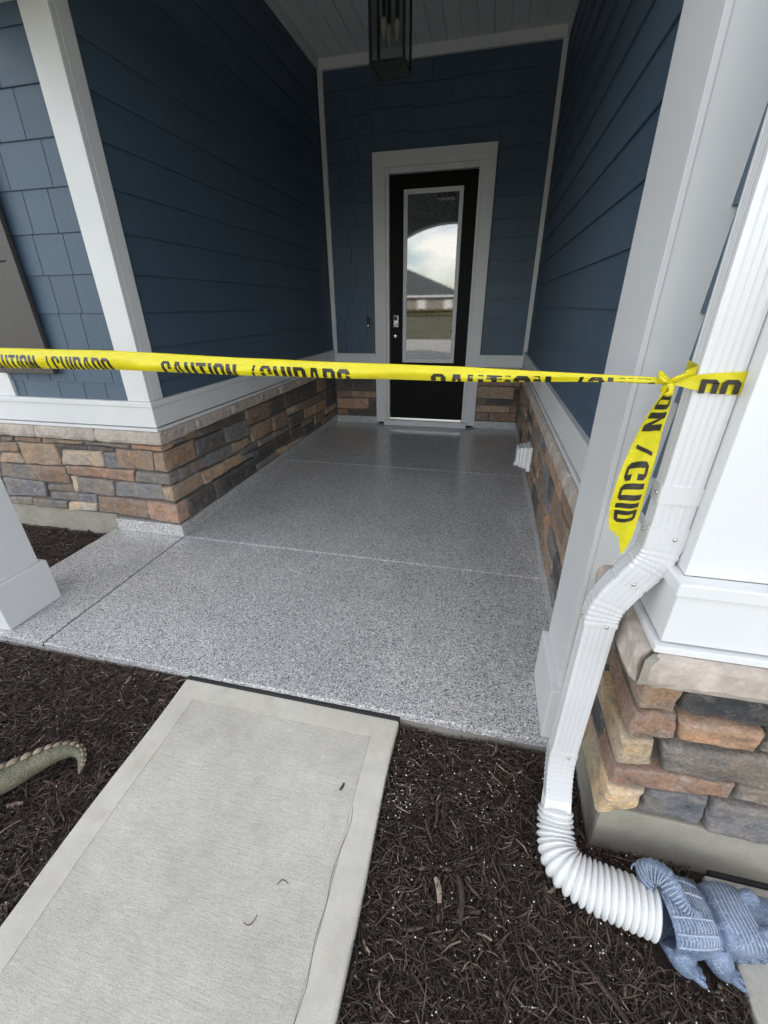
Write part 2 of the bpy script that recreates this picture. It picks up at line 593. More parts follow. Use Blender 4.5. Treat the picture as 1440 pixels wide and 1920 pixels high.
def mulch_sheet(mb, x0, x1, y0, y1, st=0.03):
    nx, ny = max(2, int((x1 - x0) / st)), max(2, int((y1 - y0) / st))
    b = len(mb.v)
    for j in range(ny + 1):
        for i in range(nx + 1):
            x, y = lerp(x0, x1, i / nx), lerp(y0, y1, j / ny)
            mb.v.append((x, y, mz(x, y) - 0.008))
    for j in range(ny):
        for i in range(nx):
            a = b + j * (nx + 1) + i
            mb.f.append((a, a + 1, a + nx + 2, a + nx + 1))
mb = MB()
mulch_sheet(mb, -2.6, 0.80, -3.0, -1.015)
mulch_sheet(mb, -2.6, -0.545, -1.015, 0.03)
mulch_sheet(mb, 1.66, 2.64, -3.0, -1.015)
tag(mb.build('mulch_bed', 'mulch_soil', smooth=True), 'dark soil of the planting beds beside the walkway', 'mulch bed', kind='structure')

# porch slab: bare concrete body with flake-coated panels on top
slab = MB().box(-0.546, 2.32, -1.018, 3.22, -0.25, -0.0362).build('porch_slab', 'slab_concrete', bevel=0.006)
tag(slab, 'porch slab coated with grey flake between the stone walls', 'porch floor', kind='structure')
J = 0.0055
for x0, x1, y0, y1 in ((-0.55, -J, -1.022, -J), (J, 2.312, -1.022, -J), (-0.01, 2.312, J, 1.599 - J), (-0.01, 2.312, 1.599 + J, 3.21)):
    bx('floor_panel', x0, x1, y0, y1, -0.036, 0.0, 'flake', slab, 0.0055)
for y in (0.0, 1.599):
    bx('control_joint', 0.0, 2.312, y - 0.0053, y + 0.0053, -0.02, -0.0012, 'flake_joint', slab, 0)
bx('control_joint', -J + 0.0003, J - 0.0003, -1.018, -0.006, -0.022, -0.010, 'dark_filler', slab, 0)
# coated curb at the foot of the stone
for x0, x1, y0, y1 in ((-0.512, 0.012, -0.012, 0.02), (-0.02, 0.012, 0.0202, 3.19), (0.0122, 0.575, 3.176, 3.21), (1.79, 2.296, 3.176, 3.21), (2.296, 2.33, -0.70, 3.21)):
    bx('coated_curb', x0, x1, y0, y1, 0.0002, 0.088, 'flake', slab, 0.004)

# walkway
walk = empty('walkway')
tag(walk, 'light concrete walkway with a smooth border running up to the porch', 'walkway', kind='structure')
def wl_(y): return 0.765 + 0.045 * max(0, (-y - 1.035)) + 0.003 * math.sin(y * 9)
def wr_(y): return 1.690 + 0.022 * max(0, (-y - 1.7)) + 0.005 * math.sin(y * 7.0 + 0.6)
ys = [-1.036 - 0.06 * k for k in range(60)] + [-5 - k * 0.8 for k in range(8)]
BW = 0.086
def strip(name, fa, fb, ys, ztop, mat, zbot=-0.2, rnd=(True, True)):
    rings = []
    for y in ys:
        a, b = fa(y), fb(y)
        r = 0.008
        ring = [(a, y, zbot), (b, y, zbot)]
        ring += [(b, y, ztop - r), (b - r * 0.3, y, ztop - r * 0.3), (b - r, y, ztop)] if rnd[1] else [(b, y, ztop)]
        ring += [(a + r, y, ztop), (a + r * 0.3, y, ztop - r * 0.3), (a, y, ztop - r)] if rnd[0] else [(a, y, ztop)]
        rings.append(ring)
    return MB().rings(rings).build(name, mat, walk, smooth=False)
strip('walk_border', wl_, lambda y: wl_(y) + BW, ys, WALKZ, 'walk_border', rnd=(True, False))
strip('walk_border', lambda y: wr_(y) - BW, wr_, ys, WALKZ, 'walk_border', rnd=(False, True))
strip('walk_border', lambda y: wl_(y) + BW + 0.0003, lambda y: wr_(y) - BW - 0.0003, [-1.036, -1.08, -1.118], WALKZ, 'walk_border', rnd=(False, False))
strip('broomed_panel', lambda y: wl_(y) + BW + 0.0002, lambda y: wr_(y) - BW - 0.0011, [-1.1195] + ys[2:], WALKZ - 0.0022, 'walk_broomed', rnd=(False, False))
bx('tooled_joint', wl_(-1.1) + BW + 0.02, 1.59, -1.1196, -1.1181, -0.05, WALKZ - 0.003, 'mortar', walk, 0)
# hairline crack wandering along the border groove
mb = MB()
cp = [(1.606 + 0.012 * noise.noise((k * 0.35, 0, 0)) + 0.010 * max(0, k - 8) / 8 + 0.0022 * noise.noise((k * 1.7, 2, 0)), -1.36 - 0.04 * k) for k in range(26)]
for (xa, ya), (xb, yb) in zip(cp[:-1], cp[1:]):
    w = 0.0006 + 0.0006 * rng.random()
    mb.poly([(xa - w, ya, WALKZ + 0.0006), (xa + w, ya, WALKZ + 0.0006), (xb + w, yb, WALKZ + 0.0006), (xb - w, yb, WALKZ + 0.0006)])
mb.build('hairline_crack', 'mortar', walk)
bx('expansion_strip', 0.772, 1.690, -1.0355, -1.0185, -0.12, -0.020, 'dark_filler', walk, 0.003)

# concrete pad in front of the projecting wall, with its black expansion strip
pad = bx('concrete_pad', 2.615, 5.0, -3.5, -1.300, -0.25, -0.056, 'pad_concrete', None, 0.008)
tag(pad, 'concrete pad beyond the mulch under the alligator statue', 'pad', kind='structure')
bx('expansion_strip', 2.63, 5.0, -1.2995, -1.279, -0.12, -0.050, 'dark_filler', pad, 0.003)
# street and drive far in front
drive = MB().box(-9, 9, -13.0, -4.8, -0.3, -0.10).build('road', 'road')
tag(drive, 'pale concrete street across the end of the walkway', 'road', kind='structure')

# ================================================================== HOUSE
house = empty('house')
tag(house, 'navy blue house with white trim and ledgestone base round a recessed porch', 'house')

def wall_part(name, boxes):
    mb, beds = MB(), []
    for x0, x1, y0, y1, z0, z1 in boxes:
        mb.box(x0, x1, y0, y1, max(z0, 0.70), z1)
        if z0 < 0.6:
            beds.append(MB())
            beds[-1].box(x0 - (0.003 if x0 > 2 else 0), x1 + (0.003 if x1 < 0 else 0), y0 - 0.003, y1, z0, 0.6995)
    o = mb.build(name, 'navy_lap', house)
    for lo in beds:
        lo.build('mortar_bed', 'mortar', o)
    return o
# backing of each wall (sheathing behind the boards and stone)
bay = wall_part('bay_wall', [(-2.6, -0.018, 0.018, 0.20, -0.2, 3.55)])
porch_side = wall_part('porch_wall', [(-0.20, -0.018, 0.2002, 3.40, -0.2, 3.62)])
entry = wall_part('entry_wall', [(-0.018, 0.60, 3.222, 3.5, -0.2, 3.62), (1.75, 2.338, 3.222, 3.5, -0.2, 3.62), (0.6002, 1.7498, 3.222, 3.5, 2.70, 3.62)])
flank = wall_part('flank_wall', [(2.338, 2.60, -1.262, 3.40, -0.2, 3.62)])
front = wall_part('projecting_wall', [(2.6002, 6.5, -1.262, -1.0, -0.2, 3.62)])

# ---- ledgestone
STONE_COL = {
    't': (0.33, 0.255, 0.19), 'b': (0.235, 0.175, 0.135), 'g': (0.185, 0.175, 0.165), 'd': (0.085, 0.080, 0.080), 'k': (0.058, 0.058, 0.064),
    'o': (0.36, 0.235, 0.155), 'r': (0.31, 0.205, 0.155), 'l': (0.27, 0.265, 0.255), 'c': (0.47, 0.385, 0.265), 'u': (0.165, 0.170, 0.185), 'w': (0.42, 0.36, 0.29),
}
def stone(parent, quad, frame, depth, col, seed, proud=0.0, nx=9, ny=7, amp=0.0052, rad=0.008):
    """quad: TL TR BR BL as (a,z); frame(a, d, z) -> world; d grows into the wall"""
    (ax, az), (bx_, bz), (cx, cz), (dx, dz) = quad
    W = max(0.02, 0.5 * (abs(bx_ - ax) + abs(cx - dx)))
    H = max(0.012, 0.5 * (abs(az - dz) + abs(bz - cz)))
    r = min(rad, W * 0.3, H * 0.33)
    def ticks(L, n):
        e = r / L
        return [0, e * 0.35, e] + [e + (1 - 2 * e) * k / (n - 3) for k in range(1, n - 3)] + [1 - e, 1 - e * 0.35, 1]
    us, vs = ticks(W, nx), ticks(H, ny)
    rough_big = (noise.noise((seed * 3.7, 1.3, 0.2))) * 0.006
    vv, ff = [], []
    def jig(p, s=1.0):
        q = Vector(p) * 9 + Vector((seed * 5.13, seed * 2.7, 0))
        q2 = Vector(p) * 33 + Vector((seed * 1.9, 0, seed))
        return Vector(p) + (noise.noise_vector(q) * amp * 1.2 + noise.noise_vector(q2) * amp * 0.75) * s
    for v in vs:
        for u in us:
            a = lerp(lerp(dx, cx, u), lerp(ax, bx_, u), v)
            z = lerp(lerp(dz, cz, u), lerp(az, bz, u), v)
            e = min(u * W, (1 - u) * W, v * H, (1 - v) * H)
            k = min(e / r, 1.0)
            d = r * (1 - math.sqrt(max(0.0, 1 - (1 - k) ** 2)))
            d -= rough_big * k
            vv.append(jig(frame(a, d - proud, z)))
    n_u, n_v = len(us), len(vs)
    for j in range(n_v - 1):
        for i in range(n_u - 1):
            q = j * n_u + i
            ff.append((q, q + 1, q + n_u + 1, q + n_u))
    loop = list(range(n_u)) + [j * n_u + n_u - 1 for j in range(1, n_v)] + [(n_v - 1) * n_u + i for i in range(n_u - 2, -1, -1)] + [j * n_u for j in range(n_v - 2, 0, -1)]
    o_ = Vector(frame(0, 0, 0))
    dv = Vector(frame(0, 1, 0)) - o_
    prev = loop
    steps = max(1, int(depth / 0.06)) if depth > 0.05 else 1
    base = [vv[i] for i in loop]
    for s in range(1, steps + 1):
        cur = []
        for i, p in enumerate(base):
            q = p + dv * (depth * s / steps)
            if steps > 1:
                q = q + noise.noise_vector(q * 14 + Vector((seed, 0, 0))) * 0.0035
            cur.append(len(vv))
            vv.append(q)
        for i in range(len(prev)):
            j = (i + 1) % len(prev)
            ff.append((prev[i], prev[j], cur[j], cur[i]))
        prev = cur
    me = bpy.data.meshes.new('stone')
    me.from_pydata([tuple(p) for p in vv], [], ff)
    bm = bmesh.new(); bm.from_mesh(me)
    bmesh.ops.recalc_face_normals(bm, faces=bm.faces)
    bm.to_mesh(me); bm.free()
    o = link('stone', me, 'ledgestone', parent, True)
    c = STONE_COL[col]
    k = 1.02 + 0.34 * random.Random(seed * 13 + 5).random()
    o.color = (c[0] * k, c[1] * k, c[2] * k, 1)
    return o

f_bay = lambda a, d, z: (a, d - 0.006, z)
f_side = lambda a, d, z: (0.006 - d, a, z)
f_entry = lambda a, d, z: (a, 3.196 + d, z)
f_flank = lambda a, d, z: (2.302 + d, a, z)
f_front = lambda a, d, z: (a, -1.303 + d, z)
def q4(v): return [(v[0], v[1]), (v[2], v[3]), (v[4], v[5]), (v[6], v[7])]
def inset(q, g=0.003):
    cx, cz = sum(p[0] for p in q) / 4, sum(p[1] for p in q) / 4
    return [(a + g * (1 if a < cx else -1), z + g * (1 if z < cz else -1)) for a, z in q]
sd = [1]
def put(parent, q, fr, depth, col, proud=None, g=0.002, **k):
    sd[0] += 1
    if proud is None:
        proud = random.Random(sd[0]).uniform(-0.006, 0.006)
    return stone(parent, inset(q, g), fr, depth, col, sd[0], proud, **k)

FRONT = [[-1.243, 0.63, -1.135, 0.631, -1.152, 0.598, -1.262, 0.594], [-1.129, 0.631, -0.907, 0.635, -0.922, 0.602, -1.141, 0.597], [-0.901, 0.635, -0.579, 0.636, -0.585, 0.606, -0.912, 0.6], [-0.573, 0.636, -0.224, 0.633, -0.238, 0.604, -0.55, 0.605], [-1.266, 0.587, -1.126, 0.592, -1.146, 0.519, -1.305, 0.514], [-1.132, 0.592, -0.817, 0.595, -0.822, 0.448, -1.125, 0.435], [-0.806, 0.596, -0.561, 0.602, -0.567, 0.575, -0.807, 0.569], [-0.551, 0.602, -0.355, 0.597, -0.359, 0.57, -0.553, 0.569], [-1.306, 0.512, -1.149, 0.515, -1.125, 0.435, -1.348, 0.434], [-0.778, 0.561, -0.456, 0.569, -0.464, 0.464, -0.815, 0.453], [-0.453, 0.564, -0.349, 0.571, -0.372, 0.462, -0.461, 0.457], [-0.351, 0.595, -0.072, 0.593, -0.101, 0.464, -0.377, 0.462], [-1.35, 0.429, -1.071, 0.429, -1.091, 0.315, -1.406, 0.325], [-1.069, 0.434, -0.793, 0.44, -0.794, 0.32, -1.067, 0.317], [-0.794, 0.45, -0.243, 0.454, -0.275, 0.373, -0.799, 0.387], [-1.391, 0.319, -1.024, 0.311, -1.053, 0.196, -1.409, 0.179], [-1.013, 0.297, -0.791, 0.315, -0.798, 0.258, -1.026, 0.255], [-0.782, 0.374, -0.728, 0.374, -0.745, 0.26, -0.787, 0.256], [-0.724, 0.369, -0.436, 0.369, -0.46, 0.256, -0.735, 0.261], [-0.428, 0.363, -0.069, 0.372, -0.081, 0.263, -0.46, 0.256], [-1.399, 0.175, -1.189, 0.184, -1.208, 0.119, -1.402, 0.111], [-1.187, 0.176, -0.887, 0.181, -0.9, 0.123, -1.214, 0.107], [-1.0, 0.242, -0.618, 0.252, -0.636, 0.19, -1.022, 0.189], [-0.877, 0.177, -0.636, 0.19, -0.662, 0.121, -0.905, 0.104], [-0.609, 0.248, -0.223, 0.244, -0.237, 0.114, -0.634, 0.124]]
for v, c in zip(FRONT, 'gbtgbtddtwubgbrugwgugguwb'):
    q = q4(v)
    q = [(max(a, -1.45), z) for a, z in q]
    put(bay, q, f_bay, 0.03, c)
# corner stones of the bay wrap on to the porch side (front quad, return length, tint)
CORN = [([-0.22, 0.631, 0.004, 0.634, 0.004, 0.6, -0.213, 0.604], 0.095, 'o'), ([-0.064, 0.590, 0.004, 0.592, 0.004, 0.461, -0.09, 0.465], 0.290, 'b'),
        ([-0.24, 0.449, 0.004, 0.455, 0.004, 0.373, -0.261, 0.380], 0.085, 'g'), ([-0.07, 0.359, 0.004, 0.363, 0.004, 0.256, -0.075, 0.266], 0.295, 't'),
        ([-0.22, 0.242, 0.004, 0.236, 0.004, 0.098, -0.233, 0.105], 0.108, 'r')]
for v, d, c in CORN:
    put(bay, q4(v), f_bay, d, c, proud=0.004, nx=8, ny=6)
def rows(parent, fr, a0, a1, zs, tints, depth=0.03, wmin=0.12, wmax=0.34):
    rr = random.Random(int(a0 * 100) + len(zs))
    for z0, z1 in zip(zs[:-1], zs[1:]):
        a = a0
        while a < a1 - 0.02:
            w = rr.uniform(wmin, wmax)
            if a1 - a - w < wmin * 0.7:
                w = a1 - a
            hh = z1 - z0
            if hh > 0.10 and rr.random() < 0.35:
                m = lerp(z0, z1, rr.uniform(0.38, 0.62))
                for p0, p1 in ((z0, m), (m, z1)):
                    put(parent, [(a, p1), (a + w, p1), (a + w, p0), (a, p0)], fr, depth, rr.choice(tints))
            else:
                j = [rr.uniform(-0.006, 0.006) for _ in range(4)]
                put(parent, [(a + j[0], z1), (a + w + j[1], z1 + j[3] * 0.4), (a + w + j[2], z0), (a, z0 + j[3] * 0.4)], fr, depth, rr.choice(tints))
            a += w
rows(bay, f_bay, -2.58, -1.42, [0.11, 0.20, 0.32, 0.43, 0.53, 0.64], 'gbtubgr')
SIDE = [[0.106, 0.637, 0.227, 0.637, 0.22, 0.60, 0.103, 0.605], [0.23, 0.637, 0.348, 0.637, 0.34, 0.585, 0.235, 0.595], [0.352, 0.637, 0.641, 0.637, 0.633, 0.580, 0.352, 0.588], [0.309, 0.575, 0.648, 0.569, 0.648, 0.456, 0.301, 0.46], [0.65, 0.574, 1.008, 0.556, 1.022, 0.419, 0.656, 0.453], [0.090, 0.447, 0.413, 0.435, 0.407, 0.372, 0.085, 0.362], [0.403, 0.440, 0.728, 0.430, 0.734, 0.337, 0.403, 0.356], [0.731, 0.43, 0.975, 0.41, 1.023, 0.349, 0.746, 0.344], [0.298, 0.345, 0.605, 0.328, 0.61, 0.244, 0.316, 0.25], [0.6, 0.333, 0.84, 0.325, 0.848, 0.242, 0.62, 0.25], [0.115, 0.235, 0.406, 0.236, 0.402, 0.095, 0.112, 0.095], [0.414, 0.235, 1.010, 0.224, 1.013, 0.090, 0.413, 0.092], [1.006, 0.630, 1.389, 0.630, 1.381, 0.487, 0.993, 0.506], [1.387, 0.630, 1.716, 0.630, 1.69, 0.486, 1.385, 0.498], [1.029, 0.477, 1.418, 0.474, 1.41, 0.349, 1.036, 0.348], [1.428, 0.474, 1.742, 0.469, 1.738, 0.325, 1.421, 0.34], [0.845, 0.338, 1.12, 0.335, 1.112, 0.292, 0.844, 0.289], [1.123, 0.339, 1.386, 0.331, 1.377, 0.279, 1.125, 0.285], [0.858, 0.281, 0.998, 0.278, 0.998, 0.232, 0.858, 0.238], [1.018, 0.272, 1.385, 0.268, 1.371, 0.161, 1.014, 0.153], [1.031, 0.146, 1.414, 0.150, 1.401, 0.092, 1.028, 0.092], [1.400, 0.265, 1.77, 0.252, 1.758, 0.144, 1.393, 0.165], [1.419, 0.327, 1.735, 0.310, 1.741, 0.264, 1.411, 0.276], [1.419, 0.150, 1.608, 0.145, 1.601, 0.092, 1.422, 0.092], [1.724, 0.630, 2.578, 0.630, 2.582, 0.481, 1.721, 0.486], [1.747, 0.475, 1.97, 0.470, 1.957, 0.4, 1.763, 0.41], [1.973, 0.470, 2.752, 0.470, 2.762, 0.385, 1.989, 0.393], [1.758, 0.392, 2.143, 0.380, 2.12, 0.269, 1.758, 0.269], [2.148, 0.386, 2.395, 0.38, 2.372, 0.269, 2.144, 0.283], [2.397, 0.377, 2.782, 0.373, 2.784, 0.257, 2.416, 0.272], [1.77, 0.258, 2.041, 0.255, 2.048, 0.126, 1.761, 0.147], [2.046, 0.266, 2.406, 0.258, 2.396, 0.204, 2.07, 0.209], [2.057, 0.200, 2.413, 0.194, 2.426, 0.092, 2.054, 0.092], [1.608, 0.135, 2.046, 0.120, 2.043, 0.092, 1.614, 0.092], [2.581, 0.630, 2.823, 0.630, 2.827, 0.476, 2.584, 0.479], [2.784, 0.471, 3.16, 0.473, 3.16, 0.254, 2.785, 0.255], [2.435, 0.250, 2.780, 0.248, 2.780, 0.135, 2.436, 0.139], [2.436, 0.130, 2.619, 0.127, 2.617, 0.092, 2.436, 0.092], [2.785, 0.248, 3.16, 0.245, 3.16, 0.176, 2.785, 0.180], [2.641, 0.127, 3.16, 0.170, 3.16, 0.092, 2.641, 0.092], [2.830, 0.630, 3.16, 0.630, 3.16, 0.478, 2.832, 0.478]]
for v, c in zip(SIDE, 'gbddugutttdkbdbbugukgdgwdwbdtodgdwodbdtbd'):
    put(porch_side, q4(v), f_side, 0.03, c)
ENT = [([0.016, 0.64, 0.552, 0.64, 0.552, 0.41, 0.016, 0.405], 'd'), ([0.016, 0.398, 0.212, 0.40, 0.211, 0.325, 0.016, 0.318], 'b'), ([0.216, 0.405, 0.552, 0.405, 0.552, 0.322, 0.214, 0.325], 't'),
       ([0.016, 0.31, 0.447, 0.315, 0.445, 0.178, 0.016, 0.172], 'r'), ([0.452, 0.315, 0.552, 0.315, 0.552, 0.178, 0.450, 0.178], 'd'), ([0.016, 0.168, 0.145, 0.168, 0.145, 0.09, 0.016, 0.09], 'b'), ([0.150, 0.172, 0.552, 0.172, 0.552, 0.09, 0.150, 0.09], 'd'),
       ([1.806, 0.64, 2.046, 0.64, 2.046, 0.512, 1.806, 0.512], 'b'), ([2.05, 0.64, 2.296, 0.64, 2.296, 0.512, 2.05, 0.512], 'r'), ([1.806, 0.505, 2.235, 0.508, 2.235, 0.365, 1.806, 0.363], 't'), ([2.24, 0.508, 2.296, 0.508, 2.296, 0.362, 2.24, 0.365], 'k'),
       ([1.806, 0.358, 1.92, 0.358, 1.924, 0.291, 1.806, 0.289], 'b'), ([1.928, 0.358, 2.296, 0.355, 2.296, 0.291, 1.930, 0.289], 'd'), ([1.806, 0.285, 2.207, 0.285, 2.215, 0.2, 1.806, 0.195], 't'), ([2.212, 0.285, 2.296, 0.285, 2.296, 0.2, 2.218, 0.2], 'b'),
       ([1.806, 0.190, 1.961, 0.190, 1.968, 0.09, 1.806, 0.09], 'b'), ([1.968, 0.194, 2.296, 0.194, 2.296, 0.09, 1.974, 0.09], 'r')]
for v, c in ENT:
    put(entry, q4(v), f_entry, 0.024, c)
rows(flank, f_flank, -0.70, 3.16, [0.092, 0.205, 0.31, 0.385, 0.50, 0.585, 0.640], 'bgotudbgtr', wmin=0.16, wmax=0.42)
rows(flank, f_flank, -1.06, -0.70, [0.10, 0.205, 0.325, 0.445, 0.53, 0.64], 'otcbdo', wmin=0.12, wmax=0.2)
# projecting wall: big stones close to the camera
BUMP = [([2.310, 0.640, 2.383, 0.640, 2.383, 0.543, 2.310, 0.536], 0.20, 'b'), ([2.300, 0.522, 2.395, 0.530, 2.405, 0.461, 2.300, 0.449], 0.13, 'r'),
        ([2.300, 0.436, 2.373, 0.444, 2.380, 0.353, 2.300, 0.337], 0.22, 'c'), ([2.300, 0.326, 2.572, 0.343, 2.576, 0.282, 2.300, 0.253], 0.12, 'r'),
        ([2.300, 0.240, 2.394, 0.253, 2.390, 0.176, 2.300, 0.117], 0.20, 'c')]
for v, d, c in BUMP:
    put(front, q4(v), lambda a, d_, z: f_front(a, d_, z), d, c, proud=0.004, nx=17, ny=12, amp=0.0068, rad=0.010)
BUMPF = [([2.388, 0.640, 2.72, 0.640, 2.72, 0.540, 2.388, 0.545], 'k'), ([2.400, 0.530, 2.566, 0.529, 2.562, 0.464, 2.412, 0.461], 'o'), ([2.384, 0.447, 2.72, 0.460, 2.72, 0.355, 2.400, 0.345], 'g'),
         ([2.400, 0.257, 2.542, 0.265, 2.548, 0.143, 2.394, 0.170], 'u'), ([2.549, 0.265, 2.72, 0.270, 2.72, 0.145, 2.556, 0.137], 'u'), ([2.580, 0.345, 2.72, 0.348, 2.72, 0.278, 2.582, 0.283], 'g'), ([2.572, 0.530, 2.72, 0.530, 2.72, 0.468, 2.570, 0.468], 'g')]
for v, c in BUMPF:
    put(front, q4(v), f_front, 0.034, c, nx=17, ny=12, amp=0.0068, rad=0.010)
rows(front, f_front, 2.725, 4.2, [0.14, 0.26, 0.35, 0.46, 0.54, 0.64], 'bgotug')
# flank stones behind the corner stones, in step with the corner's courses
for v, c in (([-1.10, 0.640, -1.062, 0.640, -1.062, 0.54, -1.10, 0.54], 'd'), ([-1.165, 0.525, -1.062, 0.53, -1.062, 0.45, -1.165, 0.45], 'b'), ([-1.078, 0.44, -1.062, 0.44, -1.062, 0.34, -1.078, 0.34], 'k'),
             ([-1.175, 0.33, -1.062, 0.33, -1.062, 0.255, -1.175, 0.255], 'd'), ([-1.098, 0.245, -1.062, 0.245, -1.062, 0.11, -1.098, 0.11], 'o')):
    put(flank, q4(v), f_flank, 0.03, c)

# foundation under the stone
bx('foundation', -2.6, -0.516, 0.010, 0.0178, -0.2, 0.108, 'foundation', bay, 0)
bx('foundation', 2.318, 6.5, -1.288, -1.2622, -0.2, 0.128, 'foundation', front, 0.006)
bx('foundation', 2.318, 2.3378, -1.2619, -1.019, -0.2, 0.10, 'foundation', flank, 0)

# ---- cap stones: rock-faced sill blocks
def cap(parent, pts_top, z0, z1, edges, seed):
    """pts_top: plan polygon (4 corners, outer edge first: p0-p1); rocky on the outer edge"""
    p0, p1, p2, p3 = [Vector((*p, 0)) for p in pts_top]
    n = max(4, int((p1 - p0).length / 0.022))
    inw = (p3 - p0).normalized()
    rings = []
    for i in range(n + 1):
        u = i / n
        o = p0.lerp(p1, u)
        b = p3.lerp(p2, u)
        ch = 0.010 if i in (0, n) else 0.0
        sec = []
        for k, (dd, zz) in enumerate(((0.020, z0 + 0.002), (0.006, z0 + 0.004), (0.0, z0 + 0.022), (0.001, lerp(z0, z1, 0.62)), (0.005, z1 - 0.012), (0.014, z1 - 0.002), (0.03, z1))):
            q = o + inw * (dd + ch)
            q.z = zz
            nn = noise.noise_vector((q.x * 26 + seed, q.y * 26, q.z * 40)) * (0.0065 if k < 6 else 0.002)
            sec.append(q + Vector((nn.x, nn.y, nn.z * 0.6)))
        sec.append(Vector((b.x, b.y, z1)))
        sec.append(Vector((b.x, b.y, z0 + 0.002)))
        rings.append(sec)
    return MB().rings(rings).build('cap_stone', 'cap_stone', parent, smooth=False)
ZC0, ZC1 = 0.648, 0.728
xs = [-2.5, -1.95, -1.42, -0.895, -0.43, 0.045]
for i, (a, b) in enumerate(zip(xs[:-1], xs[1:])):
    m = b == 0.045
    cap(bay, [(a + 0.003, -0.05), (b - (0 if m else 0.003), -0.05), ((-0.012 if m else b - 0.003), 0.012), (a + 0.003, 0.012)], ZC0, ZC1, None, i * 7.7)
ys_ = [-0.05, 0.303, 0.741, 1.192, 1.569, 1.98, 2.38, 2.78, 3.20]
for i, (a, b) in enumerate(zip(ys_[:-1], ys_[1:])):
    m = i == 0
    cap(porch_side, [(0.045, a + (0.002 if m else 0.003)), (0.045, b - 0.003), (-0.012, b - 0.003), (-0.012, a + (0.060 if m else 0.003))], ZC0, ZC1, None, 50 + i * 5.1)
yr = [-1.345, -0.92, -0.271, 0.22, 0.648, 1.115, 1.514, 1.95, 2.38, 2.80, 3.20]
for i, (a, b) in enumerate(zip(yr[:-1], yr[1:])):
    m = i == 0
    cx0 = 2.250 if m else 2.262
    cap(flank, [(cx0, a + (0.004 if m else 0.003)), (cx0, b - 0.003), (2.332, b - 0.003), (2.332, a + (0.070 if m else 0.003))], ZC0, ZC1, None, 90 + i * 4.3)
xf = [2.262, 2.72, 3.2, 3.7, 4.2]
for i, (a, b) in enumerate(zip(xf[:-1], xf[1:])):
    m = i == 0
    cap(front, [(a + (0.014 if m else 0.003), -1.345), (b - 0.003, -1.345), (b - 0.003, -1.27), (a + (0.080 if m else 0.003), -1.27)], ZC0, ZC1, None, 140 + i * 6.1)
MB().prism([(2.266, -1.341, 0.652), (2.292, -1.336, 0.652), (2.352, -1.276, 0.652), (2.330, -1.276, 0.652)], (0, 0, 0.072)).build('mitre_mortar', 'foundation', front)
for x0, x1 in ((0.012, 0.56), (1.80, 2.262)):
    bx('cap_stone', x0, x1, 3.150, 3.215, ZC0, ZC1, 'cap_stone', entry, 0.008)

# ---- water table boards and flashing
def wtable(parent, axis, a0, a1, face, sgn, z0=0.752, z1=0.895, e0=0, e1=0):
    """board + sloped drip cap + flashing; face = outer plane; sgn = outward direction on the other axis"""
    def b(name, o0, o1, za, zb, mat='white_trim', bev=0.003):
        nonlocal a0, a1
        lo, hi = sorted((o0, o1))
        if axis == 'x': return bx(name, a0, a1, lo, hi, za, zb, mat, parent, bev)
        return bx(name, lo, hi, a0, a1, za, zb, mat, parent, bev)
    A0, A1 = a0, a1
    dz = 0.0009 if axis == 'y' else 0.0
    b('water_table_board', face, face - sgn * 0.03, z0 + dz, z1 - 0.0265 - dz)
    a0, a1 = A0 - e0 * 0.006, A1 + e1 * 0.006
    b('drip_cap', face + sgn * 0.006, face - sgn * 0.03, z1 - 0.0255 - dz, z1 + 0.006 - dz, bev=0.004)
    a0, a1 = A0 - e0 * 0.011, A1 + e1 * 0.011
    b('flashing', face + sgn * 0.011, face - sgn * 0.02, 0.7296 - dz * 0.4, 0.7465 - dz, bev=0.002)
wtable(bay, 'x', -2.6, 0.0248, -0.025, -1, e1=1)
wtable(porch_side, 'y', -0.0246, 3.163, 0.025, 1, e0=1)
wtable(entry, 'x', 0.026, 0.5545, 3.170, -1, 0.70, 0.855)
wtable(entry, 'x', 1.8025, 2.292, 3.170, -1, 0.70, 0.855)
wtable(flank, 'y', -1.3096, 3.163, 2.297, -1, e0=1)
wtable(front, 'x', 2.2972, 4.2, -1.310, -1, e0=1)

# ---- lap siding
CZ0, CE = 0.998, 0.1842
def lap(parent, axis, a0, a1, plane, sgn, k0, k1, zmax=3.6, zmin=0.90):
    for k in range(k0, k1):
        z0, z1 = CZ0 + CE * k, CZ0 + CE * (k + 1) + 0.018
        z0, z1 = max(z0, zmin), min(z1, zmax)
        if z1 - z0 < 0.03: continue
        o = [(-0.002, z0), (0.0125, z0), (0.0120, z0 + 0.003), (0.0005, z1), (-0.002, z1)]   # (proud, z) section
        base = -0.0105
        pts = []
        for pr, z in o:
            w = plane + sgn * (base + pr)
            pts.append((a0, w, z) if axis == 'x' else (w, a0, z))
        d = (a1 - a0, 0, 0) if axis == 'x' else (0, a1 - a0, 0)
        MB().prism(pts, d).build('siding_board', 'navy_lap', parent)
lap(porch_side, 'y', 0.098, 3.160, 0.004, 1, -1, 14, 3.53)
lap(flank, 'y', -1.200, 3.160, 2.3195, -1, -1, 14, 3.53)
lap(front, 'x', 2.45, 4.2, -1.274, -1, -1, 14, 3.53)

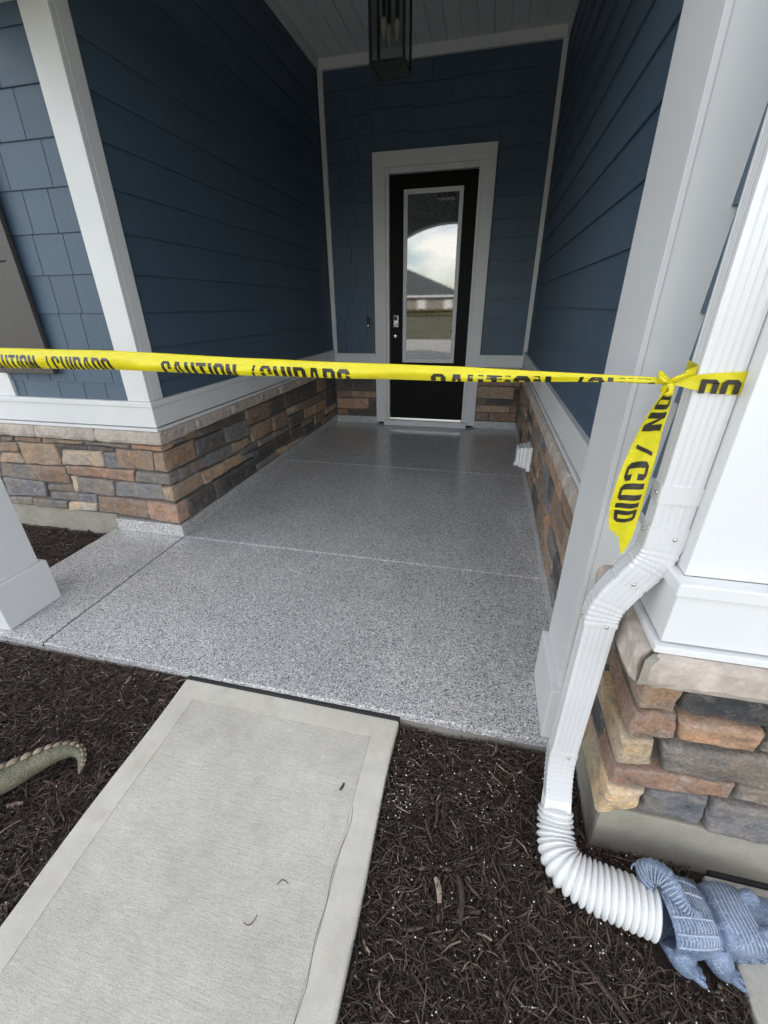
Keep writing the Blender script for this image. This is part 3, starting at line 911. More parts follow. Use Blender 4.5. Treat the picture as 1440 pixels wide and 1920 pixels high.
# ---- shingles (fibre-cement shakes)
def shingle(parent, x0, x1, z0, z1, y, thick=0.011, g=0.0022):
    x0, x1 = x0 + g, x1 - g
    MB().prism([(x0, y, z0), (x0, y - thick, z0), (x0, y - thick + 0.001, z0 + 0.004), (x0, y - 0.002, z1), (x0, y, z1)], (x1 - x0, 0, 0)).build('shingle', 'navy_shingle', parent)
rs = random.Random(21)
known = {1.182: [-0.838, -0.669, -0.485, -0.218], 0.998: [-0.893, -0.629, -0.444, -0.290], 1.366: [-0.462, -0.316], 1.551: [-0.447, -0.292], 1.735: [-0.468, -0.277], 1.919: [-0.446, -0.289], 2.103: [-0.501, -0.241], 2.288: [-0.314]}
for k in range(-1, 9):
    z0, z1 = CZ0 + CE * k, CZ0 + CE * (k + 1)
    z0c, z1c = max(z0, 0.903), min(z1 + 0.012, 2.56)
    if z1c - z0c < 0.04: continue
    key = [v for kk, v in known.items() if abs(kk - z1) < 0.03]
    joints = sorted(key[0]) if key else []
    left = joints[0] if joints else -0.14
    cuts = list(joints)
    a = left
    while a > -2.55:
        a -= rs.uniform(0.13, 0.27)
        cuts.append(max(a, -2.58))
    if not joints: pass
    cuts = sorted(set(cuts + [-0.133]))
    for a, b in zip(cuts[:-1], cuts[1:]):
        if b < -0.9 and b > -1.0: pass
        shingle(bay, a, b, z0c, z1c, 0.014)
for k in range(15):
    z0, z1 = 0.86 + 0.187 * k, 0.86 + 0.187 * (k + 1)
    a = 0.055
    while a < 2.27:
        w = rs.uniform(0.11, 0.29)
        b = min(a + w, 2.285)
        if 2.285 - b < 0.07: b = 2.285
        zz = z0 + (rs.choice([-0.012, 0.0, 0.0, 0.018]) if k else 0)
        zt = min(z1 + 0.03, 3.45)
        for p, q in ((a, b),):
            # trim against the door casing
            if zt > 0.86 and zz < 2.77:
                spans = []
                if p < 0.56: spans.append((p, min(q, 0.56)))
                if q > 1.798: spans.append((max(p, 1.798), q))
                if zt > 2.80 and q > 0.56 and p < 1.798:
                    shingle(entry, max(p, 0.552), min(q, 1.804), 2.7805, zt, 3.217, 0.010, 0.0018)
            else:
                spans = [(p, q)]
            for s0, s1 in spans:
                if s1 - s0 > 0.015 and zt - zz > 0.03:
                    shingle(entry, s0, s1, max(zz, 0.858), zt, 3.219, 0.014, 0.0028)
        a = b
        if b >= 2.285: break

# ---- white vertical and horizontal trim
T_ = 'white_trim'
bx('corner_board', -0.134, 0.0142, -0.0150, 0.0176, 0.9015, 3.55, T_, bay)
bx('corner_board', -0.0175, 0.0145, 0.0178, 0.098, 0.9015, 3.55, T_, porch_side)
bx('frieze_board', -2.6, -0.1345, -0.014, 0.0176, 2.545, 2.86, T_, bay)
bx('trim_board', 0.0085, 0.060, 3.186, 3.2218, 0.862, 3.445, T_, entry)
bx('trim_board', 2.278, 2.322, 3.186, 3.2218, 0.862, 3.445, T_, entry)
bx('frieze_board', 0.0085, 2.322, 3.183, 3.2216, 3.4455, 3.53, T_, entry)
bx('frieze_board', 0.0048, 0.030, 0.098, 3.1825, 3.455, 3.53, T_, porch_side)
bx('frieze_board', 2.300, 2.3258, -0.70, 3.1825, 3.455, 3.53, T_, flank)
bx('corner_board', 2.3095, 2.3378, -1.2815, -1.201, 0.902, 3.55, T_, flank)
bx('corner_board', 2.3093, 2.452, -1.2840, -1.2622, 0.902, 3.55, T_, front)

# ---- columns
def column(x0, x1, y0, y1, ins, ztop):
    c = empty('porch_column', ((x0 + x1) / 2, (y0 + y1) / 2, 0), house)
    bx('plinth', x0, x1, y0, y1, 0.0015, 0.233, T_, c, 0.004)
    xr = x1 - ins if x1 < 2 else x1 - 0.001
    bx('shaft', x0 + ins, xr, y0 + ins, y1 - (ins if x1 < 2 else 0.003), 0.2335, ztop, T_, c, 0.004)
    return c
column(-0.500, -0.225, -0.989, -0.715, 0.022, 2.50)
rc = column(2.199, 2.337, -1.007, -0.709, 0.023, 2.50)
bx('corner_bead', 2.2205, 2.233, -0.9862, -0.9838, 0.2337, 2.49, T_, rc, 0.0008)

# ---- arched porch header
mb = MB()
def archz(x): return 2.745 - 0.27 * (x - 1.02) ** 2
ax = [-0.50, -0.24] + [-0.23 + 2.46 * k / 26 for k in range(27)] + [2.24, 2.337]
for y in (-0.985, -0.712):
    for a, b in zip(ax[:-1], ax[1:]):
        za = max(2.4, archz(min(max(a, -0.23), 2.23))); zb = max(2.4, archz(min(max(b, -0.23), 2.23)))
        mb.poly([(a, y, za), (b, y, zb), (b, y, 3.62), (a, y, 3.62)])
for a, b in zip(ax[:-1], ax[1:]):
    za = max(2.4, archz(min(max(a, -0.23), 2.23))); zb = max(2.4, archz(min(max(b, -0.23), 2.23)))
    mb.poly([(a, -0.985, za), (b, -0.985, zb), (b, -0.712, zb), (a, -0.712, za)])
mb.poly([(-0.5, -0.985, 2.4), (-0.5, -0.712, 2.4), (-0.5, -0.712, 3.62), (-0.5, -0.985, 3.62)])
mb.build('arched_header', T_, house)
bx('side_beam', -0.49, -0.235, -0.711, -0.0155, 2.545, 3.62, T_, house, 0.004)

# ---- ceiling boards
ceil = bx('porch_ceiling', -0.48, 2.337, -0.711, 3.40, 3.546, 3.62, 'white_ceiling', house, 0)
x = -0.24
while x < 2.335:
    b = min(x + 0.138, 2.336)
    bx('ceiling_board', x + 0.0022, b - 0.0022, -0.7115, 3.2215, 3.5302, 3.5458, 'white_ceiling', ceil, 0.003)
    x = b

# ---- front door
door = empty('front_door', (1.184, 3.2, 0.09), house)
def casing(x0, x1, z0, z1):
    return bx('door_casing', x0, x1, 3.166, 3.2225, z0, z1, T_, door, 0.003)
casing(0.555, 0.690, 0.030, 2.6515)
casing(1.678, 1.802, 0.030, 2.6515)
casing(0.555, 1.802, 2.652, 2.780)
for a, b, za, zb in ((0.690, 0.727, 0.05, 2.6515), (1.641, 1.678, 0.05, 2.6515), (0.7275, 1.6405, 2.600, 2.6515)):
    bx('brick_mould', a + 0.0005, b, 3.176, 3.262, za, zb, T_, door, 0.006)
slab_d = bx('door_slab', 0.7275, 1.6405, 3.230, 3.275, 0.093, 2.598, 'door_paint', door, 0.003)
def frame4(name, x0, x1, z0, z1, w, y0, y1, mat, par, bev=0.005):
    mb = MB()
    o = [(x0, z0), (x1, z0), (x1, z1), (x0, z1)]
    i = [(x0 + w, z0 + w), (x1 - w, z0 + w), (x1 - w, z1 - w), (x0 + w, z1 - w)]
    v = [(a, y0, b) for a, b in o] + [(a, y0, b) for a, b in i] + [(a, y1, b) for a, b in o] + [(a, y1, b) for a, b in i]
    f = []
    for k in range(4):
        n = (k + 1) % 4
        f += [(k, n, 4 + n, 4 + k), (8 + k, 12 + k, 12 + n, 8 + n), (k, 8 + k, 8 + n, n), (4 + k, 4 + n, 12 + n, 12 + k)]
    mb.v, mb.f = v, f
    return mb.build(name, mat, par, bevel=bev)
frame4('glass_frame', 0.879, 1.500, 0.759, 2.468, 0.043, 3.214, 3.2298, T_, door)
bx('glass_pane', 0.921, 1.458, 3.2225, 3.2292, 0.801, 2.426, 'rain_glass', door, 0)
frame4('panel_moulding', 0.930, 1.450, 0.335, 0.625, 0.030, 3.2190, 3.2298, 'door_paint', door, 0.006)
bx('raised_panel', 0.985, 1.395, 3.2248, 3.2299, 0.388, 0.572, 'door_paint', door, 0.004)
bx('door_sill', 0.662, 1.705, 3.118, 3.2295, 0.0015, 0.062, T_, door, 0.004)
bx('threshold', 0.7278, 1.6402, 3.165, 3.2295, 0.0622, 0.092, 'nickel', door, 0.003)
def lathe(name, prof, c, axis_y, mat, par, m=20):
    """prof: (r, y offset)"""
    rings = [[(c[0] + r * math.cos(2 * math.pi * k / m), c[1] + d, c[2] + r * math.sin(2 * math.pi * k / m)) for k in range(m)] for r, d in prof]
    return MB().rings(rings).build(name, mat, par, smooth=True)
KX = 0.797
lathe('door_knob', [(0.034, -0.0002), (0.034, -0.008), (0.012, -0.012), (0.012, -0.03), (0.026, -0.036), (0.030, -0.048), (0.026, -0.060), (0.012, -0.066)], (KX, 3.2298, 1.058), 1, 'nickel', door)
bx('deadbolt_plate', KX - 0.033, KX + 0.033, 3.208, 3.2298, 1.150, 1.285, 'nickel', door, 0.010)
lathe('deadbolt_cylinder', [(0.026, 0), (0.026, -0.012), (0.020, -0.016), (0.008, -0.016), (0.008, -0.010)], (KX, 3.2078, 1.188), 1, 'nickel', door)
bx('keypad', KX - 0.022, KX + 0.022, 3.2058, 3.2079, 1.225, 1.272, 'black_metal', door, 0.002)

# ---- window and shutter at the end of the bay
win = empty('window', (-1.55, 0, 1.0), house)
for a, b, za, zb in ((-1.095, -0.968, 0.902, 2.30), (-2.15, -2.02, 0.902, 2.30), (-2.0195, -1.0955, 2.17, 2.30), (-2.0195, -1.0955, 0.902, 1.03)):
    bx('window_casing', a, b, -0.012, 0.0178, za, zb, T_, win, 0.003)
bx('pane', -2.019, -1.096, 0.002, 0.006, 1.031, 2.169, 'dark_window', win, 0)
bx('sash_rail', -2.019, -1.096, -0.006, 0.0018, 1.58, 1.62, T_, win, 0.002)
sh = empty('shutter', (-0.79, 0, 1.05), house)
SX0, SX1, SZ0, SZ1 = -0.995, -0.580, 1.045, 2.29
for a, b, za, zb in ((SX0, SX0 + 0.06, SZ0, SZ1), (SX1 - 0.06, SX1, SZ0, SZ1)):
    bx('stile', a, b, -0.038, -0.0125, za, zb, 'shutter', sh, 0.003)
for za, zb in ((SZ0, SZ0 + 0.09), (1.62, 1.71), (SZ1 - 0.09, SZ1)):
    bx('rail', SX0 + 0.0602, SX1 - 0.0602, -0.037, -0.0125, za, zb, 'shutter', sh, 0.003)
for za, zb in ((SZ0 + 0.0902, 1.6198), (1.7102, SZ1 - 0.0902)):
    bx('raised_panel', SX0 + 0.0605, SX1 - 0.0605, -0.027, -0.0125, za, zb, 'shutter', sh, 0.006)

# ---- roofs and upper walls (out of the picture, they shade it)
mb = MB()
for x0, x1 in ((-9.0, 9.0),):
    mb.prism([(x0, -0.35, 3.80), (x0, 5.2, 8.6), (x0, 10.7, 3.80), (x0, 10.7, 3.66), (x0, -0.35, 3.66)], (x1 - x0, 0, 0))
mb.build('roof', 'roof_shingle', house)
mb = MB()
mb.prism([(-0.75, -1.25, 3.70), (0.92, -1.25, 4.9), (2.34, -1.25, 3.70), (2.34, -1.25, 3.63), (-0.75, -1.25, 3.63)], (0, 3.4, 0))
mb.build('porch_gable', 'roof_shingle', house)
mb = MB()
mb.prism([(2.345, -1.65, 3.66), (4.4, -1.65, 5.2), (6.8, -1.65, 3.66), (6.8, -1.65, 3.64), (2.345, -1.65, 3.64)], (0, 4.4, 0))
mb.build('front_gable', 'roof_shingle', house)
mb = MB()
mb.prism([(-2.7, -0.42, 2.86), (-2.7, -0.42, 2.98), (-2.7, 0.016, 3.25), (-2.7, 0.016, 2.86)], (2.15, 0, 0))
mb.build('bay_eave', 'white_trim', house)
bx('upper_wall', -9, -2.62, 0.9, 10.0, -0.2, 3.655, 'navy_lap', house, 0)
bx('upper_wall', 6.55, 9, 0.9, 10.0, -0.2, 3.655, 'navy_lap', house, 0)
bx('rear_wall', -9, 9, 10.02, 10.2, -0.2, 3.655, 'navy_lap', house, 0)

# ================================================================== DOWNSPOUT
ds = empty('downspout', (2.217, -1.178, -0.06))
tag(ds, 'white ribbed metal downspout with a corrugated drain hose beside the stone corner', 'downspout')
def ds_profile(hx=0.0355, hy=0.0225, rib=0.0030):
    """closed outline (px, py) of a ribbed rectangular pipe"""
    pts = []
    r = 0.006
    def side(p, q, nx_, ny_, nrib):
        n = nrib * 4
        for i in range(n):
            u = (i + 0.5) / n
            d = -rib * (0.5 + 0.5 * math.cos(2 * math.pi * (u * nrib))) if 0.1 < u < 0.9 else 0
            pts.append((lerp(p[0], q[0], u) + nx_ * d, lerp(p[1], q[1], u) + ny_ * d))
    side((-hx + r, -hy), (hx - r, -hy), 0, -1, 5)
    pts.append((hx - r * 0.3, -hy + r * 0.3))
    side((hx, -hy + r), (hx, hy - r), 1, 0, 4)
    pts.append((hx - r * 0.3, hy - r * 0.3))
    side((hx - r, hy), (-hx + r, hy), 0, 1, 5)
    pts.append((-hx + r * 0.3, hy - r * 0.3))
    side((-hx, hy - r), (-hx, -hy + r), -1, 0, 4)
    pts.append((-hx + r * 0.3, -hy + r * 0.3))
    return pts
PROF = ds_profile()
EPROF = ds_profile(rib=0.0011)
def sweep(name, path, scales, prof=PROF, par=ds, mat='white_metal', xax=(1, 0, 0), crimp=None):
    P = [Vector(p[:3]) for p in path]
    rings = []
    for i, p in enumerate(P):
        T = (P[min(i + 1, len(P) - 1)] - P[max(i - 1, 0)]).normalized()
        X = (Vector(xax) - T * T.dot(Vector(xax))).normalized()
        Y = X.cross(T) * -1
        if Y.y < 0 and abs(Y.y) > 0.3: Y = -Y
        s = scales[i]
        rings.append([p + X * (a * s) + Y * (b * s) for a, b in prof])
    me = MB().rings(rings, cap0=True, cap1=True).mesh(name)
    o = link(name, me, mat, par, True)
    md = o.modifiers.new('edge', 'EDGE_SPLIT')
    md.split_angle = R(50)
    return o
UX, LX, PY = 2.2735, 2.2000, -1.2280
sweep('pipe', [(UX, PY, 3.6), (UX, PY, 2.4), (UX, PY, 0.985)], [1, 1, 1])
def crimps(path, s0, lo, hi, amp, n):
    """elbow scale with pleats between the fractions lo..hi"""
    out = []
    for i in range(len(path)):
        u = i / (len(path) - 1)
        k = (u - lo) / (hi - lo)
        out.append(s0 + (amp * math.cos(2 * math.pi * n * k) if 0 <= k <= 1 else amp * 0.6))
    return out
# upper elbow -> offset -> lower elbow
el1 = spline([(UX, PY, 0.985), (UX, PY, 0.950), (UX - 0.004, PY, 0.912), (UX - 0.017, PY, 0.880), (UX - 0.036, PY, 0.846)], 12)
sweep('elbow', el1, crimps(el1, 1.035, 0.34, 0.80, 0.026, 5), prof=EPROF)
mid = [(UX - 0.026, PY, 0.862), (UX - 0.044, PY, 0.830), (UX - 0.056, PY, 0.806)]
sweep('pipe', mid, [0.995, 0.995, 0.995])
el2 = spline([(UX - 0.040, PY, 0.838), (UX - 0.056, PY, 0.806), (LX + 0.005, PY, 0.772), (LX, PY, 0.744), (LX, PY, 0.718)], 12)
sweep('elbow', el2, crimps(el2, 1.035, 0.36, 0.92, 0.026, 5), prof=EPROF)
sweep('pipe', [(LX, PY, 0.735), (LX, PY, 0.50), (LX, PY, 0.235)], [0.985, 0.985, 0.985])
el3 = spline([(LX, PY, 0.262), (LX, PY, 0.228), (LX + 0.002, PY - 0.005, 0.180), (LX + 0.005, PY - 0.018, 0.130), (LX + 0.008, PY - 0.032, 0.088)], 12)
sweep('elbow', el3, crimps(el3, 1.03, 0.30, 0.95, 0.022, 8), prof=EPROF)
sweep('hose_adapter', [(LX + 0.007, PY - 0.027, 0.102), (LX + 0.008, PY - 0.042, 0.062), (LX + 0.008, PY - 0.060, 0.028)], [1.02, 1.08, 1.12], mat='white_vinyl')
def band(name, z, h, s):
    return sweep(name, [(UX, PY, z + h), (UX, PY, z)], [s, s], prof=ds_profile(rib=0.0))
st = band('strap', 1.037, 0.036, 1.055)
bx('strap_tab', 2.3070, 2.3092, -1.275, -1.252, 1.040, 1.070, 'white_metal', st, 0.0005)
def screw(p, n, par=ds):
    n = Vector(n).normalized()
    a = n.orthogonal().normalized(); b = n.cross(a)
    rings = []
    for r, d in ((0.0042, 0), (0.0042, 0.0015), (0.0028, 0.003), (0.0008, 0.0034)):
        rings.append([Vector(p) + n * d + (a * math.cos(k * math.pi / 5) + b * math.sin(k * math.pi / 5)) * r for k in range(10)])
    return MB().rings(rings).build('screw', 'nickel', par, smooth=True)
yf = PY - 0.0240
for p in ((UX + 0.014, yf, 0.962), (UX - 0.034, yf, 0.846), (LX + 0.012, yf, 0.722), (LX + 0.012, yf, 0.250)):
    screw(p, (0, -1, 0))
for p in ((UX - 0.0375, PY - 0.008, 1.055), (UX - 0.037, PY + 0.004, 0.968), (LX - 0.037, PY, 0.728)):
    screw(p, (-1, 0, 0))
# corrugated hose
hp = spline([(2.208, -1.272, 0.052), (2.208, -1.302, 0.022), (2.209, -1.338, 0.004), (2.216, -1.374, -0.002), (2.238, -1.402, -0.003), (2.284, -1.421, -0.003), (2.348, -1.434, 0.0), (2.436, -1.447, 0.0)], 24)
L = [0.0]
for a, b in zip(hp[:-1], hp[1:]):
    L.append(L[-1] + (Vector(b) - Vector(a)).length)
nr = 23
ns = nr * 6
path, rad = [], []
for i in range(ns + 1):
    s = L[-1] * i / ns
    path.append(tuple(np.interp(s, L, [p[k] for p in hp]) for k in range(3)))
    u = i / ns
    base = lerp(0.0400, 0.0525, min(1, u * 1.6))
    ph = (i % 6) / 6
    rad.append(base + 0.0125 * (abs(math.sin(math.pi * ph)) ** 0.8) - 0.004)
MB().rings(tube_rings(path, rad, 26)).build('drain_hose', 'white_vinyl', ds, smooth=True)

# ================================================================== CAUTION TAPE
tape = empty('caution_tape', (2.19, -1.24, 1.266))
tag(tape, 'yellow caution tape stretched across the porch and knotted to the downspout', 'caution tape')
Kp, Tp = Vector((2.19, -1.256, 0)), Vector((-0.250, -0.950, 0))
tdir = (Tp - Kp).normalized()
tnor = Vector((tdir.y, -tdir.x, 0)).normalized()
if tnor.y > 0: tnor = -tnor
TLEN = (Tp - Kp).length
TOP = [(0, 1.2715), (0.076, 1.2722), (0.215, 1.2750), (0.35, 1.2782), (0.54, 1.2775), (0.88, 1.2803), (1.28, 1.287), (1.75, 1.2847), (2.0, 1.282), (2.46, 1.276)]
BOT = [(0, 1.2605), (0.076, 1.2610), (0.215, 1.2552), (0.35, 1.2502), (0.54, 1.2462), (0.88, 1.2405), (1.28, 1.2385), (1.75, 1.2265), (2.0, 1.225), (2.46, 1.222)]
LTOP = [(0, 1.2695), (0.185, 1.2672), (0.41, 1.2635), (0.59, 1.2652), (0.88, 1.2660), (1.11, 1.2676), (1.29, 1.2690), (1.6, 1.2685), (1.8, 1.266), (2.4, 1.262)]
def tape_pt(s, z, off=0.0):
    t0, b0 = interp(s, TOP), interp(s, BOT)
    v = (z - b0) / max(1e-5, t0 - b0)
    h = t0 - b0
    bulge = h * 0.20 * math.sin(math.pi * min(max(v, 0), 1) ** 0.8) + 0.0016 * math.sin(s * 23 + v * 5) + 0.003 * (1 - abs(2 * min(max(v, 0), 1) - 1)) * noise.noise((s * 6, v * 2, 0))
    p = Kp + tdir * s + tnor * (bulge + off)
    return (p.x, p.y, z + 0.0012 * noise.noise((s * 5, 1.0, 0)))
NS, NV = 150, 8
rows_ = []
for i in range(NS + 1):
    s = TLEN * i / NS
    t0, b0 = interp(s, TOP), interp(s, BOT)
    rows_.append([tape_pt(s, lerp(b0, t0, j / NV)) for j in range(NV + 1)] + [tuple(Vector(tape_pt(s, lerp(t0, b0 + 0.003, j / 3))) - tnor * (0.004 + 0.004 * (j > 0))) for j in range(0, 4)])
MB().rings(rows_, closed=False, cap0=False, cap1=False).build('tape_band', 'tape_yellow', tape, smooth=True)

# block letters as convex pieces on a unit cell (x 0..w, z 0..1)
def letter(ch):
    w, t, h = 0.56, 0.19, 0.15
    c = 0.12
    if ch == 'I': return 0.19, [[(0, 0), (0.19, 0), (0.19, 1), (0, 1)]]
    if ch == '/': return 0.40, [[(0, 0), (0.13, 0), (0.42, 1), (0.29, 1)]]
    if ch == 'T': return 0.54, [[(0, 1 - h), (0.54, 1 - h), (0.54, 1), (0, 1)], [(0.175, 0), (0.365, 0), (0.365, 1 - h), (0.175, 1 - h)]]
    if ch == 'N': return w, [[(0, 0), (t, 0), (t, 1), (0, 1)], [(w - t, 0), (w, 0), (w, 1), (w - t, 1)], [(t, 0.98), (t, 0.62), (w - t, 0.02), (w - t, 0.38)]]
    L_ = [(0, c), (t, c), (t, 1 - c), (0, 1 - c)]
    R_ = [(w - t, c), (w, c), (w, 1 - c), (w - t, 1 - c)]
    TP = [(0, 1 - c), (w, 1 - c), (w - c, 1), (c, 1)]
    BT = [(c, 0), (w - c, 0), (w, c), (0, c)]
    if ch == 'O': return w, [L_, R_, TP, BT, [(t, 1 - h - 0.02), (w - t, 1 - h - 0.02), (w - t, 1 - c), (t, 1 - c)]]
    if ch == 'D': return w, [[(0, 0), (t, 0), (t, 1), (0, 1)], R_, [(t, 1 - h), (w - 0.03, 1 - h), (w, 1 - c), (w - c, 1), (t, 1)], [(t, 0), (w - c, 0), (w, c), (w - 0.03, h), (t, h)]]
    if ch == 'U': return w, [[(0, c), (t, c), (t, 1), (0, 1)], [(w - t, c), (w, c), (w, 1), (w - t, 1)], BT]
    if ch == 'C': return w, [L_, TP, BT, [(w - t, 0.64), (w, 0.64), (w, 1 - c), (w - t, 1 - c)], [(w - t, c), (w, c), (w, 0.36), (w - t, 0.36)]]
    if ch == 'A': return 0.60, [[(0, 0), (0.19, 0), (0.29, 1), (0.17, 1)], [(0.41, 0), (0.60, 0), (0.43, 1), (0.31, 1)], [(0.26, 0.82), (0.34, 0.82), (0.34, 1), (0.26, 1)], [(0.13, 0.22), (0.47, 0.22), (0.45, 0.36), (0.15, 0.36)]]
    return 0.3, []
def clip(poly, f):
    out = []
    for i, p in enumerate(poly):
        q = poly[(i + 1) % len(poly)]
        a, b = f(p), f(q)
        if a >= 0: out.append(p)
        if (a >= 0) != (b >= 0):
            t = a / (a - b)
            out.append((lerp(p[0], q[0], t), lerp(p[1], q[1], t)))
    return out
def dice(poly, n=6):
    """cut a piece into strips in x and z so that it follows the curved film"""
    out = []
    for k in range(n):
        z0, z1 = k / n, (k + 1) / n
        q = clip(clip(poly, lambda p: p[1] - z0), lambda p: z1 - p[1])
        if len(q) >= 3: out.append(q)
    return out
HL = 0.052
def word(text, s_start, s_end):
    """letters run from s_start (left, far from the knot) to s_end"""
    ws = [letter(c)[0] for c in text]
    gap = 0.10
    tot = sum(ws) + gap * (len(ws) - 1)
    k = (s_start - s_end) / tot
    x = 0
    for c, w in zip(text, ws):
        mb = MB()
        for piece in letter(c)[1]:
            for q in dice(piece):
                s_mid = s_start - (x + w / 2) * k
                zt, zb = interp(s_mid, LTOP), interp(s_mid, BOT)
                q = clip(q, lambda p: (zt - (1 - p[1]) * HL) - (zb + 0.0004))
                if len(q) < 3: continue
                mb.poly([tape_pt(s_start - (x + p[0]) * k, zt - (1 - p[1]) * HL, 0.0007) for p in q])
        if mb.f: mb.build('printed_letter', 'tape_print', tape)
        x += w + gap
for st_ in (2.517, 1.815, 1.113, 0.411):
    word('CAUTION', min(st_, 2.44) if st_ > 2.45 else st_, st_ - 0.228)
    word('/', st_ - 0.262, st_ - 0.282)
    word('CUIDADO', st_ - 0.296, max(0.012, st_ - 0.523)) if st_ > 0.5 else word('CUID', 0.121, 0.016)
# loop tied round the white column at the far end
ring = []
for (x, y) in ((-0.247, -0.968), (-0.245, -0.735), (-0.48, -0.735), (-0.48, -0.969), (-0.247, -0.9695)):
    ring.append([(x + (0.004 if x > -0.3 else -0.004), y + (0.004 if y > -0.8 else -0.004), z) for z in (1.222, 1.240, 1.258, 1.276)])
MB().rings(ring, closed=False, cap0=False, cap1=False).build('column_loop', 'tape_yellow', tape)
# knot
kn = []
for i in range(73):
    a = 2 * math.pi * i / 72
    kn.append((2.196 + 0.0105 * (math.sin(a) + 0.9 * math.sin(2 * a)), -1.2600 + 0.0075 * math.sin(3 * a), 1.2655 + 0.0105 * (math.cos(a) - 0.9 * math.cos(2 * a))))
MB().rings(tube_rings(kn, [0.0062 + 0.0016 * math.sin(i * 0.7) for i in range(73)], 10, 0.55), cap0=False, cap1=False).build('knot', 'tape_yellow', tape, smooth=True)
# strands from the knot round the pipe
def ribbon(name, rowsp, mat='tape_yellow', n=6, jit=0.0):
    rr = []
    for i, (lo, hi) in enumerate(rowsp):
        lo, hi = Vector(lo), Vector(hi)
        row = []
        for j in range(n + 1):
            p = lo.lerp(hi, j / n)
            p = p + Vector((0, -1, 0)) * (jit * noise.noise((p.x * 90, j * 0.9, p.z * 60)))
            row.append(p)
        rr.append(row)
    return MB().rings(rr, closed=False, cap0=False, cap1=False).build(name, mat, tape, smooth=True)
fy = PY - 0.0238
ribbon('pipe_wrap', [((2.203, -1.262, 1.261), (2.203, -1.262, 1.269)), ((2.216, -1.258, 1.2585), (2.216, -1.258, 1.2715)), ((2.234, fy - 0.003, 1.2535), (2.234, fy - 0.003, 1.2775)), ((2.265, fy - 0.0015, 1.2490), (2.265, fy - 0.0015, 1.2810)), ((2.298, fy - 0.001, 1.2462), (2.298, fy - 0.001, 1.2835)), ((2.3100, fy, 1.2455), (2.3100, fy, 1.2845)), ((2.3115, fy + 0.004, 1.2455), (2.3115, fy + 0.004, 1.2845))], jit=0.0016)
ribbon('pipe_wrap', [((2.203, -1.258, 1.266), (2.203, -1.258, 1.273)), ((2.222, -1.246, 1.269), (2.222, -1.246, 1.284)), ((2.2355, PY - 0.02, 1.268), (2.2355, PY - 0.02, 1.292)), ((2.2355, PY + 0.022, 1.264), (2.2355, PY + 0.022, 1.296))], jit=0.001)
for ch, x0 in (('D', 2.244), ('O', 2.276)):
    w, pcs = letter(ch)
    mb = MB()
    for piece in pcs:
        for q in dice(piece, 4):
            q = clip(q, lambda p: p[1] - 0.48)
            if len(q) >= 3:
                mb.poly([(x0 + p[0] * 0.050, fy - 0.0042, (1.2475 - 0.0018 * (x0 > 2.28)) + (p[1] - 0.48) * 0.045) for p in q])
    mb.build('printed_letter', 'tape_print', tape)
# hanging tail: rows (left edge, right edge) going down
HT = [((2.190, -1.240, 1.262), (2.205, -1.238, 1.262)), ((2.186, -1.236, 1.240), (2.209, -1.232, 1.241)), ((2.178, -1.231, 1.212), (2.213, -1.226, 1.214)), ((2.172, -1.226, 1.175), (2.212, -1.222, 1.178)), ((2.166, -1.224, 1.135), (2.214, -1.219, 1.140)),
      ((2.160, -1.223, 1.095), (2.215, -1.218, 1.100)), ((2.157, -1.222, 1.055), (2.217, -1.217, 1.062)), ((2.157, -1.220, 1.020), (2.217, -1.218, 1.026)), ((2.162, -1.219, 0.990), (2.217, -1.217, 0.998)), ((2.168, -1.220, 0.968), (2.214, -1.218, 0.968))]
HS = spline([tuple(a) + tuple(b) for a, b in HT], 4)
def tail_pt(v, u, off=0.0):
    """v: 0 top .. 1 bottom, u: 0 left .. 1 right"""
    f = v * (len(HS) - 1)
    i = min(int(f), len(HS) - 2)
    a, b = np.array(HS[i]), np.array(HS[i + 1])
    q = a + (b - a) * (f - i)
    p = Vector(q[:3]).lerp(Vector(q[3:]), u)
    p.y -= 0.022 + 0.006 * math.sin(math.pi * u) * math.cos(v * 7 + 0.6) + 0.0025 * math.sin(u * 9 + v * 11) + off
    return p
rr = []
for i in range(41):
    v = i / 40
    row = []
    for j in range(11):
        p = tail_pt(v, j / 10)
        if i == 40:
            p = p + Vector((0, 0, (0.0, -0.006, -0.002, -0.016, -0.010, -0.024, -0.038, -0.050, -0.058, -0.040, -0.012)[j]))
        elif i == 39:
            p = p + Vector((0, 0, (0.0, -0.002, 0, -0.006, -0.004, -0.010, -0.018, -0.026, -0.03, -0.02, -0.004)[j]))
        row.append(p)
    rr.append(row)
MB().rings(rr, closed=False, cap0=False, cap1=False).build('hanging_end', 'tape_yellow', tape, smooth=True)
VL = 0.300
def tail_word(text, v0, size, u0, u1):
    v = v0
    for c in text:
        w, pcs = letter(c)
        mb = MB()
        for piece in pcs:
            for q in dice(piece, 6):
                # the word reads downwards: letter x runs down, letter top faces right
                mb.poly([tail_pt(min(0.985, v + p[0] * size / VL), lerp(u0, u1, p[1]), 0.0011) for p in q])
        mb.build('printed_letter', 'tape_print', tape)
        v += (w + 0.10) * size / VL
tail_word('ON', 0.10, 0.058, 0.16, 0.92)
tail_word('/', 0.405, 0.050, 0.20, 0.86)
tail_word('CUID', 0.505, 0.056, 0.16, 0.86)

